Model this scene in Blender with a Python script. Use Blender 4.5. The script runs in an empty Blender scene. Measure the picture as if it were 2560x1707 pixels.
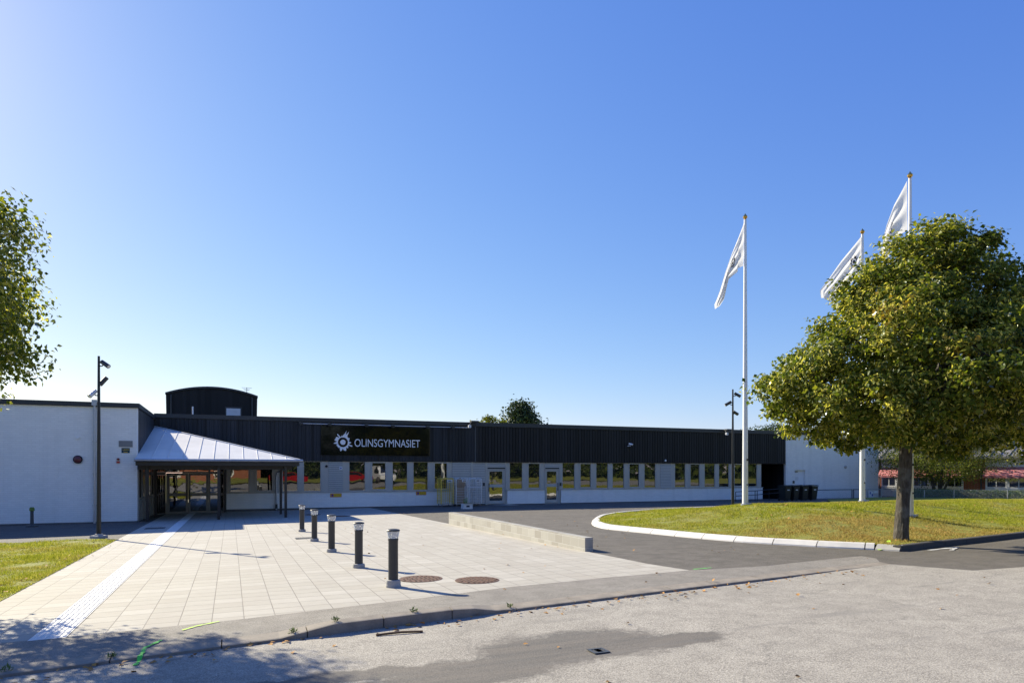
import bpy, bmesh, math, random
import numpy as np
from mathutils import Vector, Matrix
R = math.radians
random.seed(7); RNG = np.random.default_rng(11)
C = bpy.context.scene.collection
SC = bpy.context.scene
# ------------------------------------------------------------------ camera
TH = R(22.3); SN, CS = math.sin(TH), math.cos(TH)
FPX, HOR, CZ = 1715.0, 1178.0, 1.7          # photo pixels (2560 wide), horizon row, eye height
cam = bpy.data.cameras.new('camera'); camo = bpy.data.objects.new('camera', cam); C.objects.link(camo)
camo.location = (0, 0, CZ); camo.rotation_euler = (R(90), 0, -TH)
cam.sensor_width = 36; cam.lens = 36*FPX/2560; cam.shift_y = (HOR-853.5)/2560
cam.clip_end = 3000; cam.clip_start = .05
SC.camera = camo
# ------------------------------------------------------------------ light
SUNV = Vector((.82, -1.52, -1.0)).normalized()       # direction the light travels
EL = math.asin(-SUNV.z); AZ = math.atan2(-SUNV.x, -SUNV.y)   # azimuth from +Y towards +X
W = bpy.data.worlds.new('World'); SC.world = W; W.use_nodes = True
wn = W.node_tree.nodes; wl = W.node_tree.links
bg = wn['Background']; sky = wn.new('ShaderNodeTexSky'); sky.sky_type = 'NISHITA'
sky.sun_disc = False; sky.sun_elevation = EL; sky.sun_rotation = AZ
sky.air_density = 1.0; sky.dust_density = .28; sky.ozone_density = 1.0; sky.altitude = 0
sp_ = wn.new('ShaderNodeSeparateColor'); cb_ = wn.new('ShaderNodeCombineColor'); wl.new(sky.outputs[0], sp_.inputs[0])
for ch, (pw, kk) in enumerate(((1.11, .407), (.88, .652), (.41, 2.07))):      # camera-like tone of the clear sky
    m1 = wn.new('ShaderNodeMath'); m1.operation = 'POWER'; m1.inputs[1].default_value = pw
    m2 = wn.new('ShaderNodeMath'); m2.operation = 'MULTIPLY'; m2.inputs[1].default_value = kk
    wl.new(sp_.outputs[ch], m1.inputs[0]); wl.new(m1.outputs[0], m2.inputs[0]); wl.new(m2.outputs[0], cb_.inputs[ch])
wl.new(cb_.outputs[0], bg.inputs[0]); bg.inputs[1].default_value = .112
sl = bpy.data.lights.new('sun', 'SUN'); sl.energy = 4.85; sl.angle = R(.5); sl.color = (1, .91, .7)
so = bpy.data.objects.new('sun', sl); C.objects.link(so); so.rotation_euler = SUNV.to_track_quat('-Z', 'Y').to_euler()
so.location = (-30, 50, 40)
SC.view_settings.view_transform = 'Standard'; SC.view_settings.look = 'None'
SC.view_settings.exposure = .97; SC.view_settings.gamma = 1
# ------------------------------------------------------------------ photo geometry -> place
def clampf(v, a, b): return max(a, min(b, v))
def gz(x, y): return .0102*clampf(x, -6, 10) - .0113*clampf(y, -30, 42)
def gzv(x, y): return .0102*np.clip(x, -6, 10) - .0113*np.clip(y, -30, 42)
def ray(px, py):
    u = (px-1280)/FPX; v = (py-HOR)/FPX
    return SN+u*CS, CS-u*SN, v
def G(px, py, off=0):
    a, b, v = ray(px, py); d = 15
    for _ in range(60): d = (CZ-gz(a*d, b*d)-off)/v
    return Vector((a*d, b*d, gz(a*d, b*d)+off))
def at(px, py, Y):
    a, b, v = ray(px, py); d = Y/b
    return Vector((a*d, Y, CZ-v*d))
def atd(px, py, d):
    a, b, v = ray(px, py)
    return Vector((a*d, b*d, CZ-v*d))
# ------------------------------------------------------------------ object helpers
def tag(o, label=None, cat=None, group=None, kind=None):
    if label: o['label'] = label
    if cat: o['category'] = cat
    if group: o['group'] = group
    if kind: o['kind'] = kind
    return o
def thing(name, label, cat, loc=(0, 0, 0), group=None, rz=0):
    o = bpy.data.objects.new(name, None); C.objects.link(o); o.location = loc; o.rotation_euler.z = rz
    o.empty_display_size = .2
    return tag(o, label, cat, group)
def rootof(o):
    while o.parent: o = o.parent
    return o
def dup(o, parent=None):
    c = o.copy(); C.objects.link(c)
    if parent is not None: c.parent = parent
    for ch in list(o.children): dup(ch, c)
    return c
class MB:
    def __init__(s): s.v = []; s.f = []; s.m = []; s.cm = 0
    def add(s, vs, fs):
        b = len(s.v); s.v += [tuple(p) for p in vs]
        s.f += [tuple(i+b for i in f) for f in fs]; s.m += [s.cm]*len(fs); return s
    def box(s, x0, x1, y0, y1, z0, z1):
        return s.add([(x0,y0,z0),(x1,y0,z0),(x1,y1,z0),(x0,y1,z0),(x0,y0,z1),(x1,y0,z1),(x1,y1,z1),(x0,y1,z1)],
                     [(0,3,2,1),(4,5,6,7),(0,1,5,4),(1,2,6,5),(2,3,7,6),(3,0,4,7)])
    def cbox(s, c, sx, sy, sz): return s.box(c[0]-sx/2, c[0]+sx/2, c[1]-sy/2, c[1]+sy/2, c[2]-sz/2, c[2]+sz/2)
    def cyl(s, p0, p1, r0, r1=None, n=16, cap=True):
        r1 = r0 if r1 is None else r1
        p0, p1 = Vector(p0), Vector(p1); ax = (p1-p0).normalized()
        t = Vector((0, 0, 1)) if abs(ax.z) < .9 else Vector((1, 0, 0))
        a = ax.cross(t).normalized(); b = ax.cross(a).normalized()
        vs = []
        for p, r in ((p0, r0), (p1, r1)):
            for i in range(n):
                k = 2*math.pi*i/n; vs.append(p+a*(r*math.cos(k))+b*(r*math.sin(k)))
        fs = [(i, i+n, (i+1) % n+n, (i+1) % n) for i in range(n)]
        if cap: fs += [tuple(range(n)), tuple(range(2*n-1, n-1, -1))]
        return s.add(vs, fs)
    def tube(s, pts, r, n=8):
        for a, b in zip(pts[:-1], pts[1:]): s.cyl(a, b, r, r, n)
        return s
    def lathe(s, prof, c=(0, 0, 0), n=24):
        vs = []
        for r, z in prof:
            for i in range(n):
                k = 2*math.pi*i/n; vs.append((c[0]+r*math.cos(k), c[1]+r*math.sin(k), c[2]+z))
        fs = []
        for j in range(len(prof)-1):
            for i in range(n): fs.append((j*n+i, j*n+(i+1) % n, (j+1)*n+(i+1) % n, (j+1)*n+i))
        fs += [tuple(range(n-1, -1, -1)), tuple(range((len(prof)-1)*n, len(prof)*n))]
        return s.add(vs, fs)
    def prism(s, poly, axis, a0, a1):
        n = len(poly)
        def mk(p, a): return {'y': (p[0], a, p[1]), 'x': (a, p[0], p[1]), 'z': (p[0], p[1], a)}[axis]
        vs = [mk(p, a0) for p in poly]+[mk(p, a1) for p in poly]
        return s.add(vs, [tuple(range(n)), tuple(range(2*n-1, n-1, -1))]+[(i, i+n, (i+1) % n+n, (i+1) % n) for i in range(n)])
    def build(s, name, mat, parent=None, world=True, smooth=True, bevel=0, flat=False):
        me = bpy.data.meshes.new(name)
        off = Vector((0, 0, 0))
        if parent is not None and world: off = rootof(parent).location
        me.from_pydata([(p[0]-off[0], p[1]-off[1], p[2]-off[2]) for p in s.v], [], s.f)
        bm = bmesh.new(); bm.from_mesh(me); bmesh.ops.recalc_face_normals(bm, faces=bm.faces) if not flat else None
        if bevel:
            es = [e for e in bm.edges if len(e.link_faces) == 2 and e.calc_face_angle(0) > .6]
            bmesh.ops.bevel(bm, geom=es, offset=bevel, segments=2, affect='EDGES', clamp_overlap=True)
        bm.to_mesh(me); bm.free()
        for m in (mat if isinstance(mat, (list, tuple)) else [mat]): me.materials.append(m)
        if isinstance(mat, (list, tuple)): me.polygons.foreach_set('material_index', s.m)
        if smooth:
            me.shade_smooth(); me.set_sharp_from_angle(angle=R(35))
        o = bpy.data.objects.new(name, me); C.objects.link(o)
        if parent is not None: o.parent = parent
        return o
def npmesh(name, verts, faces, mat, parent=None, mi=None, smooth=False):
    """verts (n,3) world; faces (m,k) same-size faces"""
    me = bpy.data.meshes.new(name)
    if parent is not None: verts = verts-np.array(rootof(parent).location)
    n, (m, k) = len(verts), faces.shape
    me.vertices.add(n); me.vertices.foreach_set('co', verts.astype(np.float32).ravel())
    me.loops.add(m*k); me.loops.foreach_set('vertex_index', faces.astype(np.int32).ravel())
    me.polygons.add(m); me.polygons.foreach_set('loop_start', np.arange(0, m*k, k, dtype=np.int32))
    for mm in (mat if isinstance(mat, (list, tuple)) else [mat]): me.materials.append(mm)
    if mi is not None: me.polygons.foreach_set('material_index', mi.astype(np.int32))
    me.update(calc_edges=True); me.validate()
    if smooth: me.shade_smooth()
    o = bpy.data.objects.new(name, me); C.objects.link(o)
    if parent is not None: o.parent = parent
    return o
def sheet(name, poly, zf, mat, xs=(-6, 10), ys=(-30, 42), kind='structure'):
    bm = bmesh.new()
    bm.faces.new([bm.verts.new((p[0], p[1], 0)) for p in poly]).normal_update()
    bmesh.ops.triangulate(bm, faces=bm.faces[:], ngon_method='EAR_CLIP')
    for ax, vals in ((0, xs), (1, ys)):
        for c in vals:
            co = [0, 0, 0]; co[ax] = c; no = [0, 0, 0]; no[ax] = 1
            bmesh.ops.bisect_plane(bm, geom=bm.verts[:]+bm.edges[:]+bm.faces[:], plane_co=co, plane_no=no)
    for v in bm.verts: v.co.z = zf(v.co.x, v.co.y)
    bmesh.ops.recalc_face_normals(bm, faces=bm.faces)
    if sum(f.normal.z for f in bm.faces) < 0: bmesh.ops.reverse_faces(bm, faces=bm.faces)
    me = bpy.data.meshes.new(name); bm.to_mesh(me); bm.free(); me.materials.append(mat)
    me.shade_smooth()
    o = bpy.data.objects.new(name, me); C.objects.link(o)
    if kind: o['kind'] = kind
    return o
# ------------------------------------------------------------------ materials
class NT:
    def __init__(s, name):
        s.mat = bpy.data.materials.new(name); s.mat.use_nodes = True
        s.t = s.mat.node_tree; s.b = s.t.nodes['Principled BSDF']; s.out = s.t.nodes['Material Output']
        s.pos = s.t.nodes.new('ShaderNodeNewGeometry').outputs['Position']
    def set(s, sock, v):
        if v is None: return
        if hasattr(v, 'is_output') or hasattr(v, 'links'): s.t.links.new(v, sock)
        else:
            if isinstance(v, (tuple, list)) and len(v) == 3 and sock.type == 'RGBA': v = (*v, 1)
            sock.default_value = v
    def node(s, typ, ins={}, out=0, **pr):
        n = s.t.nodes.new('ShaderNode'+typ)
        for k, v in pr.items(): setattr(n, k, v)
        for k, v in ins.items(): s.set(n.inputs[k], v)
        return n.outputs[out]
    def noise(s, scale, detail=3, rough=.55, vec=None, dist=0, out=0):
        return s.node('TexNoise', {'Vector': vec or s.pos, 'Scale': scale, 'Detail': detail, 'Roughness': rough, 'Distortion': dist}, out)
    def ramp(s, fac, stops, interp='LINEAR'):
        n = s.t.nodes.new('ShaderNodeValToRGB'); s.set(n.inputs[0], fac); cr = n.color_ramp; cr.interpolation = interp
        while len(cr.elements) < len(stops): cr.elements.new(.5)
        for e, (p, c) in zip(cr.elements, stops):
            e.position = p; e.color = (*c, 1) if isinstance(c, (tuple, list)) else (c, c, c, 1)
        return n.outputs[0]
    def math(s, op, a, b=None, c=None, clamp=False):
        n = s.t.nodes.new('ShaderNodeMath'); n.operation = op; n.use_clamp = clamp
        s.set(n.inputs[0], a); s.set(n.inputs[1], b)
        if c is not None: s.set(n.inputs[2], c)
        return n.outputs[0]
    def mix(s, fac, a, b, mode='MIX'):
        n = s.t.nodes.new('ShaderNodeMix'); n.data_type = 'RGBA'; n.blend_type = mode
        s.set(n.inputs[0], fac); s.set(n.inputs[6], a); s.set(n.inputs[7], b); return n.outputs[2]
    def mapped(s, loc=(0, 0, 0), rot=(0, 0, 0), sc=(1, 1, 1), vec=None):
        return s.node('Mapping', {'Vector': vec or s.pos, 'Location': loc, 'Rotation': rot, 'Scale': sc})
    def wallvec(s):
        x = s.node('SeparateXYZ', {0: s.pos}); n = x.node
        a = s.math('ADD', n.outputs[0], n.outputs[1])
        return s.node('CombineXYZ', {0: a, 1: n.outputs[2], 2: 0.0})
    def bump(s, h, strength=.3, dist=.01, prev=None):
        n = s.t.nodes.new('ShaderNodeBump'); s.set(n.inputs['Height'], h); n.inputs['Strength'].default_value = strength
        n.inputs['Distance'].default_value = dist
        if prev is not None: s.set(n.inputs['Normal'], prev)
        return n.outputs[0]
    def done(s, col=None, rough=None, normal=None, metal=None, ior=None, **kw):
        b = s.b.inputs
        s.set(b['Base Color'], col); s.set(b['Roughness'], rough); s.set(b['Normal'], normal); s.set(b['Metallic'], metal)
        s.set(b['IOR'], ior)
        for k, v in kw.items(): s.set(b[k.replace('_', ' ')], v)
        return s.mat
def sc3(c, k): return tuple(min(1, x*k) for x in c)
def paint(name, col, rough=.5, var=.12, scale=2.0, fine=40, bump=.05, metal=0):
    t = NT(name)
    a = t.noise(scale, 4); b = t.noise(fine, 2)
    k = t.math('ADD', t.math('MULTIPLY', a, .7), t.math('MULTIPLY', b, .3))
    c = t.ramp(k, [(.3, sc3(col, 1-var)), (.7, sc3(col, 1+var))])
    return t.done(c, t.ramp(a, [(.3, max(0, rough-.08)), (.7, min(1, rough+.08))]), t.bump(b, bump, .004), metal)
MAT = {}
def plain():
    p = MAT
    p['grey_frame'] = paint('grey painted frame', (.45, .425, .37), .45, .06)
    p['entrance_frame'] = paint('entrance frame', (.27, .26, .24), .45, .06)
    p['black_metal'] = paint('black steel', (.012, .013, .015), .4, .2)
    p['dark_flash'] = paint('dark flashing', (.02, .024, .03), .42, .15)
    p['galv'] = paint('galvanised steel', (.42, .43, .45), .42, .15, 6, 60, .05, .7)
    p['pale_metal'] = paint('pale steel', (.62, .63, .65), .35, .08)
    p['white_paint'] = paint('white paint', (.8, .8, .8), .35, .04)
    p['concrete'] = paint('concrete', (.36, .35, .33), .85, .22, 4, 70, .3)
    p['plinth'] = paint('concrete plinth', (.12, .115, .11), .9, .3, 2, 40, .3)
    p['rubber'] = paint('black rubber', (.015, .015, .015), .8, .1)
    p['bollard'] = paint('bollard graphite', (.035, .037, .04), .5, .12, 8)
    p['bin'] = paint('bin plastic', (.012, .016, .015), .45, .2, 5)
    p['cardboard'] = paint('cardboard', (.33, .22, .13), .85, .12, 5)
    p['whitebox'] = paint('white card', (.7, .69, .67), .8, .06)
    p['yellow_wire'] = paint('yellow wire', (.75, .52, .06), .45, .1)
    p['zinc_wire'] = paint('zinc wire', (.7, .7, .68), .4, .1, 5, 50, .05, .2)
    p['gold'] = paint('gold finial', (.7, .45, .12), .25, .1, 6, 50, .02, 1)
    p['sign_yellow'] = paint('sign yellow', (.8, .5, .02), .5, .04)
    p['sign_red'] = paint('sign red', (.45, .03, .02), .5, .05)
    p['sign_blue'] = paint('sign blue', (.03, .06, .3), .5, .05)
    p['sign_teal'] = paint('sign dark teal', (.012, .05, .07), .5, .05)
    p['ink'] = paint('dark print', (.02, .022, .025), .6, .05)
    p['letter'] = paint('white letter', (.82, .83, .86), .4, .03)
    p['plaque'] = paint('grey plaque', (.2, .2, .2), .5, .1)
    p['red_lens'] = paint('red lens', (.16, .012, .015), .25, .1)
    p['red_dark'] = paint('dull red disc', (.12, .03, .035), .35, .1)
    p['wood_stick'] = paint('stick', (.14, .08, .04), .9, .3, 8)
    p['green_spray'] = paint('green spray', (.09, .62, .07), .7, .1, 10)
    p['lime_spray'] = paint('lime spray', (.55, .9, .05), .7, .1, 10)
    p['road_white'] = paint('worn white line', (.5, .5, .5), .8, .25, 12, 60)
    p['weed'] = paint('weed', (.13, .2, .03), .7, .35, 12)
    p['leaf_litter'] = paint('fallen leaf', (.4, .2, .05), .8, .5, 3)
    p['curtain'] = paint('curtain', (.6, .6, .58), .9, .1)
    p['interior'] = paint('dark interior', (.02, .02, .022), .8, .2)
    p['wire_dark'] = paint('dark wire', (.06, .065, .07), .5, .15)
plain()
def mk():
    p = MAT
    # white painted brick
    def brickpaint(name, col, mcol, w=.26, h=.085, bs=.5, mort=.012, var=None):
        t = NT(name); v = t.wallvec()
        n = t.t.nodes.new('ShaderNodeTexBrick'); t.set(n.inputs['Vector'], v); n.inputs['Scale'].default_value = 1
        n.inputs['Brick Width'].default_value = w; n.inputs['Row Height'].default_value = h
        n.inputs['Mortar Size'].default_value = mort; n.inputs['Mortar Smooth'].default_value = .5; n.inputs['Bias'].default_value = 0
        t.set(n.inputs['Color1'], col); t.set(n.inputs['Color2'], var or sc3(col, .93)); t.set(n.inputs['Mortar'], mcol)
        g = t.noise(.7, 4); c = t.mix(t.ramp(g, [(.35, 0), (.75, .18)]), n.outputs[0], sc3(col, .72))
        stk = t.noise(1, 4, .6, t.mapped(sc=(2.2, 2.2, .22)))
        c = t.mix(t.ramp(stk, [(.5, 0), (.8, .22)]), c, sc3(col, .5))
        f = t.noise(30, 3)
        hgt = t.math('ADD', t.math('MULTIPLY', n.outputs['Fac'], -1), t.math('MULTIPLY', f, .5))
        return t.done(c, .75, t.bump(hgt, bs, .012))
    p['white_brick'] = brickpaint('white painted brick', (.9, .88, .83), (.81, .79, .74), bs=.42)
    p['red_brick'] = brickpaint('red brick', (.3, .085, .035), (.3, .24, .2), mort=.008, var=(.22, .055, .025))
    p['block'] = brickpaint('concrete block', (.4, .385, .34), (.46, .45, .42), .4, .2, .5, .008, (.3, .28, .24))
    # black boards
    for nm, col in (('black_board', (.0105, .0105, .0115)), ('blue_board', (.016, .018, .022))):
        t = NT(nm); s = t.node('SeparateXYZ', {0: t.wallvec()}); sx = s.node.outputs[0]
        st = t.noise(1, 5, .6, t.mapped(sc=(18, 18, .7)))
        bid = t.node('TexWhiteNoise', {'W': t.math('FLOOR', t.math('DIVIDE', sx, .2))}, 0, noise_dimensions='1D')
        k = t.math('ADD', t.math('MULTIPLY', st, .5), t.math('MULTIPLY', bid, .5))
        c = t.ramp(k, [(.2, sc3(col, .55)), (.8, sc3(col, 1.7))])
        p[nm] = t.done(c, .55, t.bump(st, .25, .004), Specular_IOR_Level=.3)
    # window glass : wavy coated double glazing
    t = NT('window glass'); w = t.noise(1.1, 2, .5, t.mapped(sc=(1, 1, .6)))
    t.b.inputs['Coat Weight'].default_value = 0
    p['glass'] = t.done((.012, .014, .014), .015, t.bump(w, .25, .012), 0, 2.3)
    t = NT('door glass'); w = t.noise(1.6, 2, .5)
    p['door_glass'] = t.done((.015, .016, .015), .02, t.bump(w, .25, .012), 0, 2.6)
    t = NT('sign panel'); w = t.noise(.8, 2)
    p['sign_panel'] = t.done((.004, .005, .006), .05, t.bump(w, .12, .01), 0, 1.4)
    # clear lamp glass
    t = NT('lamp glass'); p['lamp_glass'] = t.done((.93, .94, .95), .25, None, 0, 1.3, Transmission_Weight=.6)
    # paving slabs
    t = NT('paving slabs')
    n = t.t.nodes.new('ShaderNodeTexBrick'); t.set(n.inputs['Vector'], t.mapped(loc=(-.154, -.1, 0))); n.offset = 0; n.squash = 1
    n.inputs['Scale'].default_value = 1; n.inputs['Brick Width'].default_value = .362; n.inputs['Row Height'].default_value = .362
    n.inputs['Mortar Size'].default_value = .007; n.inputs['Mortar Smooth'].default_value = .3
    t.set(n.inputs['Color1'], (.46, .434, .37)); t.set(n.inputs['Color2'], (.415, .388, .325)); t.set(n.inputs['Mortar'], (.15, .135, .115))
    sy_ = t.node('SeparateXYZ', {0: t.mapped(loc=(-.154, -.1, 0))}).node.outputs[1]
    tj = t.math('LESS_THAN', t.math('FRACT', t.math('DIVIDE', sy_, .362)), .04)
    big = t.noise(.45, 5, .6); mid = t.noise(5, 5, .65, t.mapped(sc=(1, 2.2, 1))); fine = t.noise(140, 2)
    c = t.mix(t.ramp(big, [(.35, 0), (.7, .35)]), n.outputs[0], (.36, .33, .285))
    c = t.mix(t.ramp(mid, [(.4, 0), (.75, .45)]), c, (.3, .27, .23))
    c = t.mix(t.ramp(fine, [(.3, .25), (.6, 0)]), c, (.28, .26, .23))
    # per-slab tint
    sep = t.node('SeparateXYZ', {0: t.mapped(loc=(-.154, -.1, 0))}).node
    cx = t.math('FLOOR', t.math('DIVIDE', sep.outputs[0], .362)); cy = t.math('FLOOR', t.math('DIVIDE', sep.outputs[1], .362))
    wnz = t.node('TexWhiteNoise', {'Vector': t.node('CombineXYZ', {0: cx, 1: cy, 2: 0.0})}, 0, noise_dimensions='2D')
    c = t.mix(t.ramp(wnz, [(.6, 0), (1, .28)]), c, (.34, .3, .25))
    c = t.mix(t.ramp(wnz, [(0, .25), (.3, 0)]), c, (.55, .52, .46))
    c = t.mix(t.math('MULTIPLY', tj, .6), c, (.2, .18, .15)); p['paving'] = t.done(c, .85, t.bump(t.math('ADD', t.math('MULTIPLY', n.outputs['Fac'], -1), t.math('MULTIPLY', fine, .3)), .5, .006))
    # asphalts
    def asphalt(name, lo, hi, big=(.4, 3), grain=90, stain=None, sp=.5, bump=.6):
        t = NT(name); g = t.noise(grain, 2, .7); g2 = t.noise(grain*3, 1); m = t.noise(big[1], 5, .6); b = t.noise(big[0], 5, .6)
        vor = t.node('TexVoronoi', {'Vector': t.pos, 'Scale': grain*1.1})
        k = t.math('ADD', t.math('MULTIPLY', g, .5), t.math('MULTIPLY', m, .5))
        c = t.ramp(k, [(.43, lo), (.57, hi)])
        wn_ = t.node('TexWhiteNoise', {'Vector': t.node('VectorMath', {0: t.node('VectorMath', {0: t.pos, 'Scale': grain*1.3}, 0, operation='SCALE')}, 0, operation='FLOOR')}, 0, noise_dimensions='3D')
        c = t.mix(t.ramp(wn_, [(.0, sp*.7), (.35, 0)]), c, sc3(lo, .5)); c = t.mix(t.ramp(wn_, [(.72, 0), (1, sp*.7)]), c, sc3(hi, 1.5))
        c = t.mix(t.ramp(vor, [(.15, sp), (.5, 0)]), c, sc3(hi, 1.5))
        c = t.mix(t.ramp(g2, [(.38, .7), (.5, 0)]), c, sc3(lo, .4))
        c = t.mix(t.ramp(b, [(.4, 0), (.75, .45)]), c, sc3(lo, .8))
        if stain: c = stain(t, c, g)
        return t.done(c, .88, t.bump(t.math('ADD', g, t.math('MULTIPLY', vor, -.6)), bump, .01))
    p['asphalt_new'] = asphalt('new asphalt', (.1, .088, .072), (.165, .147, .122), (.3, 2.5), 80, None, .12)
    p['asphalt_walk'] = asphalt('pavement asphalt', (.185, .168, .142), (.29, .265, .228), (.6, 3), 70, None, .6, .3)
    p['asphalt_grey'] = asphalt('grey asphalt', (.085, .078, .07), (.14, .13, .115), (.6, 3), 80, None, .25)
    STN = [(G(1430, 1606), 1.2, .72, .3), (G(1690, 1592), .75, .27, .3), (G(1170, 1672), 1.15, .4, .3), (G(880, 1678), 1.1, .22, .3)]
    def stain(t, c, g):
        wob = t.noise(1.3, 5, .65, None, 0, 1)
        v = t.node('VectorMath', {0: t.pos, 1: t.node('VectorMath', {0: t.node('VectorMath', {0: wob, 1: (.5, .5, .5)}, 0, operation='SUBTRACT'), 'Scale': .75}, 0, operation='SCALE')}, 0, operation='ADD')
        acc = None
        for q, rx, ry, an in STN:
            a = t.node('VectorMath', {0: v, 1: (q.x, q.y, 0)}, 0, operation='SUBTRACT')
            mp = t.node('Mapping', {'Vector': a, 'Rotation': (0, 0, an), 'Scale': (1/rx, 1/ry, 0)}, 0, vector_type='POINT')
            L = t.node('VectorMath', {0: mp}, 1, operation='LENGTH')
            acc = L if acc is None else t.math('MINIMUM', acc, L)
        f = t.ramp(t.math('ADD', acc, t.math('MULTIPLY', t.math('ADD', t.noise(14, 4, .7), -.5), .55)), [(.74, 1), (1.04, 0)])
        streak = t.noise(1.2, 4, .6, t.mapped(rot=(0, 0, -.12), sc=(.5, 5, 1)))
        f = t.math('MULTIPLY', f, t.ramp(streak, [(.3, 1), (.75, .7)]))
        c = t.mix(f, c, t.mix(t.ramp(streak, [(.4, 0), (.62, 1)]), t.ramp(g, [(.3, (.105, .092, .077)), (.7, (.175, .155, .13))]), t.ramp(g, [(.3, (.045, .042, .039)), (.7, (.095, .088, .08))])))
        f2 = t.ramp(t.noise(1.4, 5, .65, t.mapped(rot=(0, 0, -.12), sc=(.35, 2.2, 1))), [(.56, 0), (.72, .6)])
        c = t.mix(f2, c, (.17, .158, .142))
        cr = t.node('TexVoronoi', {'Vector': t.node('VectorMath', {0: t.pos, 1: wob}, 0, operation='ADD'), 'Scale': .28}, 0, feature='DISTANCE_TO_EDGE')
        return t.mix(t.ramp(cr, [(.002, .3), (.006, 0)]), c, (.09, .085, .075))
    p['asphalt_old'] = asphalt('old road', (.262, .238, .2), (.4, .368, .31), (.5, 3), 55, stain, .75, .3)
    # kerb
    p['kerb_dark'] = paint('old granite kerb', (.26, .225, .18), .85, .3, 5, 60, .4)
    p['kerb_black'] = paint('dark kerb', (.07, .065, .06), .85, .3, 5, 60, .4)
    p['kerb_white'] = paint('white kerb', (.62, .6, .57), .8, .1, 4, 60, .3)
    p['tactile'] = paint('tactile slab', (.72, .7, .65), .75, .1, 5, 70, .2)
    # grass ground
    t = NT('lawn soil'); a = t.noise(.5, 5, .65); b = t.noise(9, 4, .7); d = t.noise(60, 2)
    c = t.ramp(b, [(.3, (.13, .14, .012)), (.55, (.25, .26, .022)), (.75, (.36, .32, .06))])
    c = t.mix(t.ramp(a, [(.45, 0), (.7, .6)]), c, (.2, .17, .06))
    p['lawn'] = t.done(c, .9, t.bump(t.math('ADD', b, d), .8, .03))
    # grass blades
    t = NT('grass blades'); rnd = t.t.nodes.new('ShaderNodeNewGeometry').outputs['Random Per Island']; a = t.noise(.55, 5, .65); m2 = t.noise(4, 3)
    k = t.math('ADD', t.math('MULTIPLY', rnd, .45), t.math('MULTIPLY', m2, .55))
    c = t.ramp(k, [(.25, (.14, .18, .012)), (.5, (.33, .36, .025)), (.75, (.56, .5, .1))])
    # dry strip beside the kerb, by place on the mound
    P0 = G(2250, 1330); vv = t.node('VectorMath', {0: t.pos, 1: (15.6, 12.7, 0)}, 0, operation='SUBTRACT')
    mp = t.node('Mapping', {'Vector': vv, 'Rotation': (0, 0, 0), 'Scale': (1/6.5, 1/3.2, 0)}); L = t.node('VectorMath', {0: mp}, 1, operation='LENGTH')
    dryf = t.math('ADD', t.ramp(L, [(.4, .95), (1.3, 0)]), t.ramp(a, [(.48, 0), (.72, .7)]), clamp=True)
    c = t.mix(dryf, c, t.ramp(rnd, [(.1, (.28, .2, .05)), (.9, (.58, .44, .16))]))
    dif = t.node('BsdfDiffuse', {'Color': c}); tr = t.node('BsdfTranslucent', {'Color': c})
    t.t.links.new(t.node('MixShader', {0: .45, 1: dif, 2: tr}), t.out.inputs[0]); p['grass'] = t.mat
    # leaves
    def leafmat(name, cols, trans=.4, gloss=.1, ncol=None):
        t = NT(name); rnd = t.t.nodes.new('ShaderNodeNewGeometry').outputs['Random Per Island']; cl = t.noise(1.3, 2)
        k = t.math('ADD', t.math('MULTIPLY', rnd, .6), t.math('MULTIPLY', cl, .4))
        c = t.ramp(k, [(.15+.6*i/max(1, len(cols)-1), q) for i, q in enumerate(cols)])
        dif = t.node('BsdfDiffuse', {'Color': c}); tr = t.node('BsdfTranslucent', {'Color': t.mix(1.0, c, (1.7, 1.75, .7), 'MULTIPLY')})
        gl = t.node('BsdfGlossy', {'Color': (.7, .75, .75), 'Roughness': .42})
        sh = t.node('MixShader', {0: trans, 1: dif, 2: tr})
        fr = t.node('Fresnel', {'IOR': 1.4})
        t.t.links.new(t.node('MixShader', {0: t.math('MULTIPLY', fr, gloss*6), 1: sh, 2: gl}), t.out.inputs[0]); return t.mat
    p['linden'] = leafmat('linden leaf', [(.034, .058, .007), (.065, .095, .011), (.11, .135, .015), (.19, .2, .025)], .42, .06)
    p['bract'] = leafmat('linden bract', [(.34, .34, .07), (.5, .46, .12), (.6, .53, .15)], .45, .02)
    p['yellow_leaf'] = leafmat('yellowing leaf', [(.3, .2, .02), (.42, .28, .03)], .4)
    p['conifer'] = leafmat('conifer needles', [(.02, .04, .014), (.035, .06, .02), (.06, .085, .025)], .2)
    p['apple'] = leafmat('small tree leaf', [(.07, .095, .018), (.11, .13, .026), (.17, .165, .04)], .35, .015)
    p['hedge'] = leafmat('hedge leaf', [(.06, .1, .02), (.1, .15, .03), (.15, .2, .045)], .35)
    p['broad'] = leafmat('broad leaf', [(.03, .055, .01), (.055, .085, .014), (.1, .12, .025)], .35)
    # bark
    t = NT('bark'); v = t.mapped(sc=(9, 9, 1.6)); a = t.noise(1.6, 6, .7, v, 1.2); b = t.noise(2.2, 4, .6)
    c = t.ramp(a, [(.3, (.025, .02, .016)), (.55, (.085, .072, .058)), (.75, (.17, .155, .13))])
    c = t.mix(t.ramp(b, [(.5, 0), (.62, .6)]), c, (.2, .2, .18))
    p['bark'] = t.done(c, .9, t.bump(a, 1, .04))
    # canopy metal roof
    t = NT('sheet metal roof'); a = t.noise(1.2, 3, .5)
    p['canopy_metal'] = t.done(t.ramp(a, [(.3, (.64, .625, .59)), (.7, (.71, .695, .66))]), .5, t.bump(a, .3, .02), .0, Specular_IOR_Level=.3)
    # flag cloth
    t = NT('flag cloth'); c = (.82, .82, .84); dif = t.node('BsdfDiffuse', {'Color': c}); tr = t.node('BsdfTranslucent', {'Color': c})
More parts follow.
